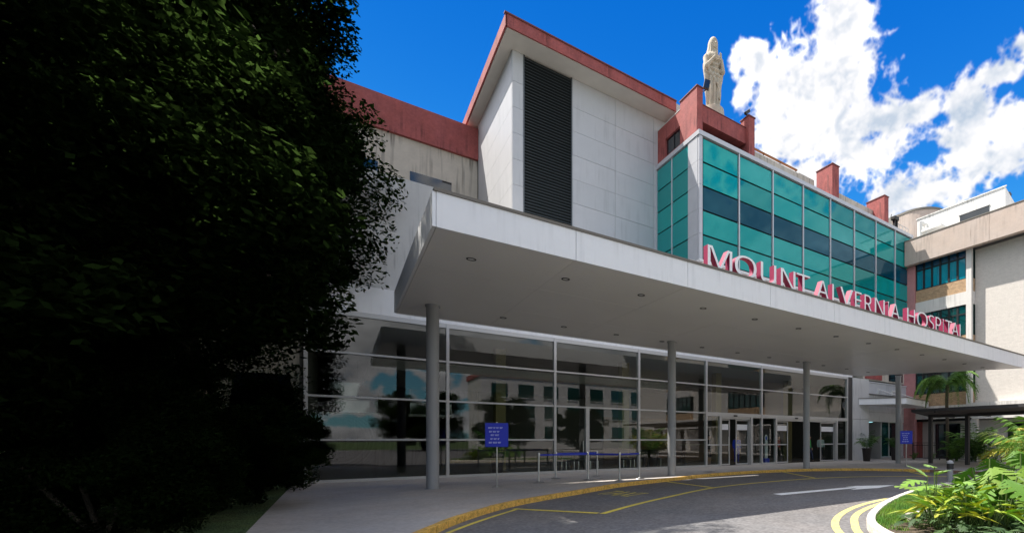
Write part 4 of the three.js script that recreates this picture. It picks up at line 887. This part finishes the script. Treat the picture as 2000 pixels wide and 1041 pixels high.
const yellowLeaves = [lobedLeaf(0.42, 0.26, 5, 0.34, 0.16, 0.3, 0.2), lobedLeaf(0.46, 0.085, 2, 0.9, 0.04, 0.5, 0.25), lobedLeaf(0.5, 0.075, 2, 0.9, 0.04, 0.7, 0.3), lobedLeaf(0.38, 0.07, 2, 0.9, 0.04, 0.3, 0.3)];
function leafAt(parent, geo, m, from, to, size, roll = 0, stalkR = 0.008, tilt = -0.4) {   // stalk from the crown to the leaf, blade hanging outward from its end
  const A = new THREE.Vector3(...from), B = new THREE.Vector3(...to), mid = A.clone().lerp(B, 0.5).add(new THREE.Vector3(0, 0.12 * A.distanceTo(B), 0));
  const s = local(parent, 'stalk', new THREE.TubeGeometry(new THREE.QuadraticBezierCurve3(A, mid, B), 6, stalkR, 5), mat.stalk);
  const out = new THREE.Vector3(B.x - A.x, 0, B.z - A.z).normalize(), yv = out.clone().multiplyScalar(0.8).add(new THREE.Vector3(0, tilt + rr(-0.4, 0.4), 0)).normalize();
  const xv = new THREE.Vector3().crossVectors(yv, new THREE.Vector3(0, 1, 0)).normalize(), zv = new THREE.Vector3().crossVectors(xv, yv);
  const l = shade(new THREE.Mesh(geo, m)); l.name = 'leaf';
  l.quaternion.setFromRotationMatrix(new THREE.Matrix4().makeBasis(xv, yv, zv)); l.rotateY(roll); l.position.copy(B); l.scale.setScalar(size);
  parent.add(l);
}
function bushyPlant(name, label, pos, n, reach, height, geos, mats, group, size = 1, stalkR = 0.008, tilt = -0.4) {
  const t = thing(name, label, 'plant', pos, group);
  for (let k = 0; k < n; k++) {
    const a = k * 2.4 + rr(-0.3, 0.3), q = Math.sqrt((k + 0.5) / n), r = reach * q * rr(0.7, 1.1), h = height * (1.05 - 0.5 * q) * rr(0.8, 1.1);
    leafAt(t, geos[Math.floor(rnd() * geos.length)], mats[Math.floor(rnd() * mats.length)], [Math.cos(a) * 0.06, 0, Math.sin(a) * 0.06], [Math.cos(a) * r, h, Math.sin(a) * r], size * rr(0.8, 1.15), rr(-0.35, 0.35), stalkR, tilt);
  }
  return t;
}
[[8.15, -3.1, 8, 0.42, 1.1, 'split-leaf monstera in the middle of the planted island'], [8.6, -3.5, 8, 0.5, 1.25, 'split-leaf monstera rising tallest behind the middle of the island'], [9.0, -3.15, 8, 0.5, 1.25, 'large monstera toward the right of the island'], [9.8, -3.6, 8, 0.6, 1.35, 'monstera at the right edge of the picture on the island'], [8.1, -3.7, 6, 0.35, 0.85, 'monstera beside the yellow plants'], [8.4, -2.7, 6, 0.42, 0.78, 'low monstera at the bottom edge of the picture'], [10.4, -3.4, 8, 0.6, 1.1, 'monstera hidden furthest right on the island']]
  .forEach(([x, z, n, r, h, l]) => bushyPlant('monstera_plant', l, [x, 0.1, z], n, r, h, monsteraLeaves, mat.monstera, 'monstera on the island', 0.86, 0.013, -0.6));
[[7.35, -3.65, 26, 0.3, 0.55, 'bright yellow green leafed plant nearest the tip of the island'], [7.6, -3.42, 28, 0.3, 0.66, 'second yellow leafed plant from the island tip'], [7.85, -3.55, 26, 0.3, 0.66, 'yellow leafed plant against the monstera'], [7.65, -3.1, 24, 0.28, 0.55, 'yellow plant at the bottom edge of the picture'], [8.0, -4.1, 16, 0.26, 0.45, 'yellow green plant at the back by the edging stones'], [8.5, -2.6, 14, 0.25, 0.3, 'small yellow plant low in the dark bed at right']]
  .forEach(([x, z, n, r, h, l]) => bushyPlant('yellow_plant', l, [x, 0.1, z], n, r, h, yellowLeaves.slice(1), mat.yellowLeaf, 'yellow leafed plants on the island', 0.86, 0.006, 0.5));
[[7.7, -3.95, 9, 0.3, 1.0, 'upright lobed leaf plant standing above the yellow plants'], [8.2, -3.9, 8, 0.3, 0.95, 'upright lobed leaf plant in front of the bollard']]
  .forEach(([x, z, n, r, h, l]) => bushyPlant('lobed_plant', l, [x, 0.1, z], n, r, h, [yellowLeaves[0]], [mat.monstera[2], mat.yellowLeaf[2]], null, 0.95, 0.008, 0.3));
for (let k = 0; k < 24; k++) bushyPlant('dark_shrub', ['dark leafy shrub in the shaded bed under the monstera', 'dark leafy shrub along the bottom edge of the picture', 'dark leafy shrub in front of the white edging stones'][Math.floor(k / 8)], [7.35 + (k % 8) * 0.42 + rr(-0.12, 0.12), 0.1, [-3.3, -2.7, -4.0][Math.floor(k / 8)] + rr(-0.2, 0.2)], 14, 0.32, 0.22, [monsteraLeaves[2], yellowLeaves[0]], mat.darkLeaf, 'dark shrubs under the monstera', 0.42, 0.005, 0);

// grass on the island and by the shelter: uncountable blades
function inPoly(x, z, poly) { let c = false; for (let i = 0, j = poly.length - 1; i < poly.length; j = i++) { const [xi, zi] = poly[i], [xj, zj] = poly[j]; if ((zi > z) !== (zj > z) && x < (xj - xi) * (z - zi) / (zj - zi) + xi) c = !c; } return c; }
{
  const pos = [], tuft = new THREE.BufferGeometry();
  for (let k = 0; k < 7; k++) { const a = k * 2.3, r = 0.012 + 0.02 * (k % 3), x = Math.cos(a) * r, z = Math.sin(a) * r, l = 0.05 + 0.012 * (k % 4), dx = Math.cos(a * 1.7) * 0.035, dz = Math.sin(a * 1.7) * 0.035, wx = Math.cos(a + 1.5) * 0.005, wz = Math.sin(a + 1.5) * 0.005; pos.push(x - wx, 0, z - wz, x + wx, 0, z + wz, x + dx, l, z + dz); }
  tuft.setAttribute('position', new THREE.BufferAttribute(new Float32Array(pos), 3)); tuft.computeVertexNormals();
  const poly = offsetLine(islandEdge, 0.16), spots = [];
  for (let k = 0; k < 30000 && spots.length < 15000; k++) {
    const x = rr(5.9, 14), z = rr(-7.4, -1), n = fbm3(x * 0.9, 3, z * 0.9, 3);
    if ((z > -4.45 && x > 7.1) || !inPoly(x, z, poly) || n + (z < -4.5 ? 0.12 : 0.0) < rr(-0.15, 0.12)) continue;
    spots.push([x, z]);
  }
  const im = new THREE.InstancedMesh(tuft, leafy([0.2, 0.36, 0.05], 0.25), spots.length), m4 = new THREE.Matrix4(), col = new THREE.Color();
  spots.forEach(([x, z], i) => { const s = rr(0.7, 1.35); m4.makeRotationY(rr(0, 6.28)).scale(new THREE.Vector3(s, s * rr(0.7, 1.2), s)).setPosition(x, 0.095, z); im.setMatrixAt(i, m4); const k = fbm3(x * 2, 8, z * 2, 2); col.setRGB(0.75 + k + rr(-0.1, 0.25), 0.85 + 0.5 * k + rr(-0.1, 0.15), 0.7); im.setColorAt(i, col); });
  im.name = 'grass'; im.userData = { label: 'bright green patchy grass at the island tip', category: 'grass', kind: 'stuff' }; shade(im); scene.add(im);
}

// palms
function frondGeometry(L, droop, leaflets, llen, lw, v) {
  const pos = [], P = (t) => [0, L * (0.75 * t - 0.18 * t * t) * 1.1 - droop * t * t * t, L * t * (1 - 0.12 * t)];
  for (let k = 0; k < 10; k++) { const a = P(k / 10), b = P((k + 1) / 10), r = 0.014 * (1 - k / 12), q = 0.014 * (1 - (k + 1) / 12); for (const [nx, ny] of [[1, 0], [-0.5, 0.8], [-0.5, -0.8]]) { const mx = nx === 1 ? -0.5 : nx === -0.5 && ny > 0 ? -0.5 : 1, my = nx === 1 ? 0.8 : ny > 0 ? -0.8 : 0; pos.push(a[0] + nx * r, a[1] + ny * r, a[2], b[0] + nx * q, b[1] + ny * q, b[2], a[0] + mx * r, a[1] + my * r, a[2]); pos.push(b[0] + nx * q, b[1] + ny * q, b[2], b[0] + mx * q, b[1] + my * q, b[2], a[0] + mx * r, a[1] + my * r, a[2]); } }
  for (let k = 0; k < leaflets; k++) {
    const t = 0.14 + 0.86 * k / leaflets, [x, y, z] = P(t), len = llen * Math.pow(Math.sin(Math.PI * (0.12 + 0.8 * t)), 0.7) * (0.85 + 0.3 * ((k * 37 + v * 11) % 10) / 10);
    for (const s of [-1, 1]) {
      const sag = 0.25 + 0.5 * ((k * 53 + v * 7 + (s > 0 ? 3 : 0)) % 10) / 10, ex = s * len * 0.82, ey = -len * sag, ez = len * 0.5, mx = ex * 0.5, my = ey * 0.5 + len * 0.1, mz = ez * 0.55;
      pos.push(x, y, z - lw * 0.4, x, y, z + lw * 0.4, x + mx, y + my, z + mz + lw, x, y, z - lw * 0.4, x + mx, y + my, z + mz + lw, x + mx, y + my, z + mz - lw, x + mx, y + my, z + mz - lw, x + mx, y + my, z + mz + lw, x + ex, y + ey, z + ez);
    }
  }
  const g = new THREE.BufferGeometry(); g.setAttribute('position', new THREE.BufferAttribute(new Float32Array(pos), 3)); g.computeVertexNormals();
  return g;
}
const palmFronds = [frondGeometry(2.0, 2.0, 40, 0.66, 0.03, 1), frondGeometry(1.8, 2.4, 38, 0.64, 0.03, 4), frondGeometry(2.1, 1.5, 40, 0.62, 0.03, 7)];
const arecaFronds = [frondGeometry(1.7, 0.7, 30, 0.5, 0.016, 2), frondGeometry(1.5, 1.0, 28, 0.46, 0.016, 5), frondGeometry(1.9, 0.5, 30, 0.5, 0.016, 8)];
function fronds(t, n, y, geos, mats, steep, size, dx = 0, dz = 0) {
  for (let k = 0; k < n; k++) {
    const f = shade(new THREE.Mesh(geos[k % geos.length], mats[Math.floor(rnd() * mats.length)]));
    f.name = 'frond'; f.position.set(dx, y, dz); f.rotation.order = 'YXZ'; f.rotation.set(-steep + rr(-0.3, 0.45) * (1 - steep * 0.4), k * 2.4 + rr(-0.25, 0.25), rr(-0.2, 0.2)); f.scale.setScalar(size * rr(0.8, 1.12));
    t.add(f);
  }
}
{
  const t = thing('palm_tree', 'green palm with a leaning thin trunk rising behind the walkway shelter', 'palm', [33.35, 0.12, -16.1]);
  const c = new THREE.CatmullRomCurve3([new THREE.Vector3(0, 0, 0), new THREE.Vector3(-0.15, 1.8, 0.05), new THREE.Vector3(-0.35, 3.6, 0.1), new THREE.Vector3(-0.3, 5.2, 0.1)]);
  local(t, 'trunk', uvMetres(new THREE.TubeGeometry(c, 20, 0.11, 10)), mat.bark);
  fronds(t, 20, 5.2, palmFronds, [mat.palm[0], mat.palm[1]], 0.05, 1.05, -0.3, 0.1);
}
const clumpPalm = (label, pos, n, size, mats, steep = 0.55, geos = arecaFronds) => { const t = thing('clump_palm', label, 'palm', pos, 'clumping palms'); fronds(t, n, 0.0, geos, mats, steep, size); for (let k = 0; k < 5; k++) local(t, 'stem', rod([rr(-0.1, 0.1), 0, rr(-0.1, 0.1)], [rr(-0.2, 0.2), 0.7 * size, rr(-0.2, 0.2)], 0.02), mat.stalk); };
clumpPalm('dark green clump palm between the shelter posts', [33.1, 0.12, -14.2], 22, 1.4, mat.palm, 0.75);
clumpPalm('bushy clump palm left of the second shelter post', [32.7, 0.12, -15.2], 16, 0.95, mat.palm, 0.7);
clumpPalm('low yellow green palm clump at the foot of the second shelter post', [30.2, 0.12, -12.4], 14, 0.5, [mat.yellowLeaf[1], mat.yellowLeaf[2]], 0.8);
clumpPalm('yellowing palm clump in front of the railing at the right', [31, 0.12, -10.9], 16, 0.9, [...mat.palmYellow, mat.palm[1]], 0.7);
clumpPalm('large yellow fronded palm arching in from the right edge', [20.2, 0.1, -6.2], 30, 1.6, [...mat.palmYellow, mat.palm[1]], 0.62);
for (let k = 0; k < 7; k++) clumpPalm(['first', 'second', 'third', 'fourth', 'fifth', 'sixth', 'seventh'][k] + ' low green fern clump from the left along the black railing', [33.0, 0.12, -18.4 + k * 1.35], 9, 0.34, mat.palm, 0.8);
const pot = new THREE.LatheGeometry([[0, 0.0], [0.22, 0], [0.3, 0.82], [0.33, 0.84], [0.33, 0.88], [0.29, 0.88], [0.27, 0.8], [0, 0.8]].map(([a, b]) => new THREE.Vector2(a, b)), 28);
[[27.85, -18.85, 'tall black pot with a palm against the grey wall panel'], [30.85, -18.6, 'tall black pot with a palm behind the right-hand column']].forEach(([x, z, l]) => { const t = thing('potted_palm', l, 'potted plant', [x, 0.12, z], 'potted palms by the link doorway'); local(t, 'pot', pot, mat.pot); fronds(t, 15, 0.8, arecaFronds, [mat.palm[0], mat.palm[2]], 0.62, 0.72); });

// trees
function crownGeometry(rx, ry, rz, clumps, per, leaf, s, lump = 1) {
  seed = s; const n = clumps * per, pos = new Float32Array(n * 18), nor = new Float32Array(n * 18), col = new Float32Array(n * 18); let o = 0;
  const v = new THREE.Vector3(), u = new THREE.Vector3(), w = new THREE.Vector3();
  for (let c = 0; c < clumps; c++) {
    v.set(rr(-1, 1), rr(-1, 1), rr(-1, 1)).normalize(); const q = Math.pow(rnd(), 0.45), cx = v.x * rx * q, cy = v.y * ry * q, cz = v.z * rz * q, R = rr(0.75, 1.5) * lump, tone = rr(0.75, 1.25);
    for (let k = 0; k < per; k++) {
      v.set(rr(-1, 1), rr(-1, 1), rr(-1, 1)).normalize().multiplyScalar(R * Math.pow(rnd(), 0.4));
      const px = cx + v.x, py = cy + v.y * 0.7, pz = cz + v.z, sz = leaf * rr(0.6, 1.3), g = tone * rr(0.75, 1.25);
      u.set(rr(-1, 1), rr(-0.6, 0.6), rr(-1, 1)).normalize(); w.set(rr(-1, 1), rr(-1, 1), rr(-1, 1)).cross(u).normalize();
      const a = [px - u.x * sz, py - u.y * sz, pz - u.z * sz], b = [px + w.x * sz * 0.5, py + w.y * sz * 0.5, pz + w.z * sz * 0.5], d = [px + u.x * sz, py + u.y * sz, pz + u.z * sz], e = [px - w.x * sz * 0.5, py - w.y * sz * 0.5, pz - w.z * sz * 0.5];
      const nn = new THREE.Vector3().crossVectors(u, w);
      for (const pt of [a, b, d, a, d, e]) { pos.set(pt, o); nor.set([nn.x, nn.y, nn.z], o); col.set([g, g, g * 0.9], o); o += 3; }
    }
  }
  const g = new THREE.BufferGeometry(); g.setAttribute('position', new THREE.BufferAttribute(pos, 3)); g.setAttribute('normal', new THREE.BufferAttribute(nor, 3)); g.setAttribute('color', new THREE.BufferAttribute(col, 3));
  return g;
}
const crowns = [crownGeometry(5.4, 5.6, 5.4, 130, 1000, 0.082, 71), crownGeometry(4.8, 6.4, 4.8, 130, 1000, 0.078, 72), crownGeometry(6.2, 4.6, 6.0, 130, 1000, 0.085, 73)];
mat.leafTree.forEach((m) => { m.vertexColors = true; });
function tree(label, [x, z], h, kind, turn, s = 1, group = 'added trees left of the hospital front') {
  const t = thing('shade_tree', label, 'tree', [x, 0.1, z], group, turn);
  const cy = h - 5.2 * s, top = cy - 0.5;
  const trunk = new THREE.CatmullRomCurve3([new THREE.Vector3(0, -0.1, 0), new THREE.Vector3(0.15, top * 0.4, 0.1), new THREE.Vector3(-0.1, top, 0)]);
  const tg = new THREE.TubeGeometry(trunk, 14, 1, 12), p = tg.attributes.position;
  for (let i = 0; i < p.count; i++) { const q = Math.min(14, Math.floor(i / 13)) / 14, c = trunk.getPointAt(q), r = lerp(0.27, 0.15, q) * (1 + 0.5 * Math.exp(-q * 14)); p.setXYZ(i, c.x + (p.getX(i) - c.x) * r, c.y + (p.getY(i) - c.y) * r, c.z + (p.getZ(i) - c.z) * r); }
  tg.computeVertexNormals();
  local(t, 'trunk', uvMetres(tg), mat.bark);
  for (let k = 0; k < 6; k++) { const a = k * 1.05 + rr(-0.2, 0.2); local(t, 'limb', uvMetres(rod([0, top * 0.85, 0], [Math.cos(a) * 3.2 * s, cy + rr(-0.5, 2), Math.sin(a) * 3.2 * s], 0.1, 8)), mat.bark); }
  const c = local(t, 'crown', crowns[kind], mat.leafTree[kind], [0, cy, 0]); c.scale.setScalar(s);
}
seed = 991;  // the left trees are added, massed densely to keep that side dark
[['added dense shade tree nearest the left end of the canopy', [-3.8, -21.5], 15, 0, 0.3, 1], ['added tall shade tree behind the hedge at the left', [-4.2, -17], 16.5, 1, 1.3, 1.05], ['added spreading shade tree close to the camera at the far left', [-8.3, -11.5], 13.5, 2, 2.1, 1], ['added tall shade tree at the far left edge', [-13, -13], 18, 0, 4.0, 1.2], ['added tall narrow tree between the left trees', [-8, -20], 20, 1, 5.0, 1.15], ['added broad tree behind the left row', [-14, -23], 21, 2, 0.8, 1.25], ['added tree against the rear wing', [-4.8, -28], 20, 0, 2.2, 1.1], ['added tall tree behind the nearest left tree', [-6, -26], 24, 1, 3.2, 1.25], ['added tall tree topping the far left group', [-20, -20], 23, 0, 1.2, 1.35], ['added small dense tree low beside the path at left', [-4.5, -9.5], 8.4, 2, 5.5, 0.72], ['added low dense tree beside the left pavement', [-2.7, -15.5], 8.8, 1, 0.4, 0.62]]
  .forEach(([l, p, h, k, a, s]) => tree(l, p, h, k, a, s));
{
  const t = thing('added_hedge', 'added dark green hedge along the left of the drop-off road', 'hedge', [-7.5, 0.1, -6.8]);  // added hedge, carries the dark foliage down to the road
  seed = 551;
  const g = crownGeometry(5, 0.3, 0.5, 130, 330, 0.04, 81, 0.36);
  local(t, 'foliage', g, mat.leafTree[1], [0, 0.75, 0]).rotation.y = 0.28;
  for (let k = 0; k < 6; k++) local(t, 'stem', rod([-4.2 + k * 1.7, 0, -(k - 2.5) * 0.48], [-4.2 + k * 1.7, 0.8, -(k - 2.5) * 0.48], 0.03), mat.bark);
}
{
  const t = thing('boundary_wall', 'low cream boundary wall far left behind the trees', 'wall', [-35, 0.1, -48]);
  for (let x = -75; x < -9; x += 5) { part(t, 'wall_panel', bx(x + 0.16, x + 4.84, 0.1, 3.2, -48.1, -47.9), mat.cream); part(t, 'pier', bx(x - 0.15, x + 0.15, 0.1, 3.4, -48.2, -47.8), mat.cream); }
  part(t, 'coping', bx(-75, -9, 3.405, 3.5, -48.2, -47.8), mat.capping);
}
[['tree by the boundary wall at the far left edge', [-37, -43], 14, 0, 1.7], ['tree by the boundary wall second from the left edge', [-29, -42], 15, 1, 2.9], ['tree by the boundary wall behind the tall group', [-22, -40], 16, 0, 0.9], ['tree in front of the rear wing wall', [-13, -34], 13, 2, 4.1]].forEach(([l, p, h, k, a]) => tree(l, p, h, k, a, 1.25));
// added understorey below the left trees, filling that side with dark foliage
[[-2.6, -10.5, 0.36], [-4.6, -12.2, 0.42], [-7.0, -10.6, 0.4], [-9.6, -9.8, 0.4], [-12.2, -9.4, 0.42], [-1.9, -13.4, 0.34], [-6.2, -14.6, 0.46], [-10.2, -13.6, 0.5], [-15.5, -11.5, 0.5], [-2.2, -17.6, 0.4], [-5.2, -20.5, 0.5], [-12.5, -18.5, 0.6], [-17.5, -15.5, 0.6]].forEach(([x, z, k], i) => {
  const t = thing('bush', ['added bush at the kerb end of the left bed', 'added bush just behind the kerb end bush', 'added bush in the middle of the left bed', 'added bush left of the bed middle', 'added bush nearest the left edge of the picture', 'added small bush beside the left pavement', 'added bush between the tree trunks', 'added large bush left of the trunks', 'added large bush at the far left', 'added bush beside the pavement further back', 'added bush deep behind the trunks', 'added broad bush at the back left', 'added broad bush at the back far left'][i], 'bush', [x, 0.1, z], 'added bushes under the left trees', i * 1.3);
  const c = local(t, 'foliage', crowns[i % 3], mat.leafTree[(i + 1) % 3], [0, 3.6 * k, 0]); c.scale.setScalar(k * 0.8);
  for (let q = 0; q < 4; q++) local(t, 'stem', rod([0, 0, 0], [rr(-0.6, 0.6), 3 * k, rr(-0.6, 0.6)], 0.03), mat.bark);
});
// across the road, seen only in the glass
[['tree across the road mirrored in the left panes', [19, 33], 8, 0, 0.5, 0.8], ['tree across the road mirrored near the queue posts', [29, 30], 7, 2, 1.5, 0.7], ['tree across the road mirrored behind the queue posts', [9, 34], 9, 2, 3.5, 0.9]]
  .forEach(([l, p, h, k, a, s]) => tree(l, p, h, k, a, s, 'trees across the road'));
{
  const t = thing('opposite_block', 'white block with green windows across the road, mirrored in the lobby glass', 'building', [40, 0, 46]);
  part(t, 'wall', bx(18, 66, 0, 12, 42, 52), mat.whiteWall); part(t, 'cornice', bx(17.8, 66.2, 12.005, 12.8, 41.8, 52), mat.red);
  for (let f = 0; f < 3; f++) for (let k = 0; k < 11; k++) { part(t, 'window', bx(19.5 + k * 4.2, 22 + k * 4.2, 1.6 + f * 3.6, 3.8 + f * 3.6, 41.95, 42), mat.wingGlassGreen); part(t, 'window_sill', bx(19.4 + k * 4.2, 22.1 + k * 4.2, 1.48 + f * 3.6, 1.6 + f * 3.6, 41.85, 42), mat.whiteMetal); }
}
{ // waiting seats and indoor plants behind the glass
  const seatG = rbx(-0.25, 0.25, 0.38, 0.46, -0.24, 0.24, 0.02), backG = rbx(-0.25, 0.25, 0.46, 0.9, -0.26, -0.2, 0.02), legG = bx(-0.02, 0.02, 0, 0.38, -0.2, 0.2), names = ['first', 'second', 'third', 'fourth', 'fifth', 'sixth', 'seventh', 'eighth'];
  for (let k = 0; k < 8; k++) { const t = thing('waiting_seat', names[k] + ' dark waiting seat from the left behind the lobby glass', 'seat', [8.2 + k * 0.62 + (k > 3 ? 1.2 : 0), 0.126, -22.6], 'waiting seats in the lobby', 0); local(t, 'seat', seatG, mat.darkMetal); local(t, 'backrest', backG, mat.darkMetal); local(t, 'leg', legG, mat.chrome, [-0.2, 0, 0]); local(t, 'leg', legG, mat.chrome, [0.2, 0, 0]); }
  [[13.2, -22, 'potted palm inside the lobby behind the thick column'], [5.4, -22, 'potted palm inside the dark left lobby bays']].forEach(([x, z, l]) => { const t = thing('potted_palm', l, 'potted plant', [x, 0.126, z]); local(t, 'pot', pot, mat.pot); fronds(t, 12, 0.8, arecaFronds, [mat.palm[0], mat.palm[2]], 0.62, 0.7); });
}

scene.traverse((o) => { if (o.isMesh) { o.castShadow = true; o.receiveShadow = true; } });
renderer.render(scene, camera);
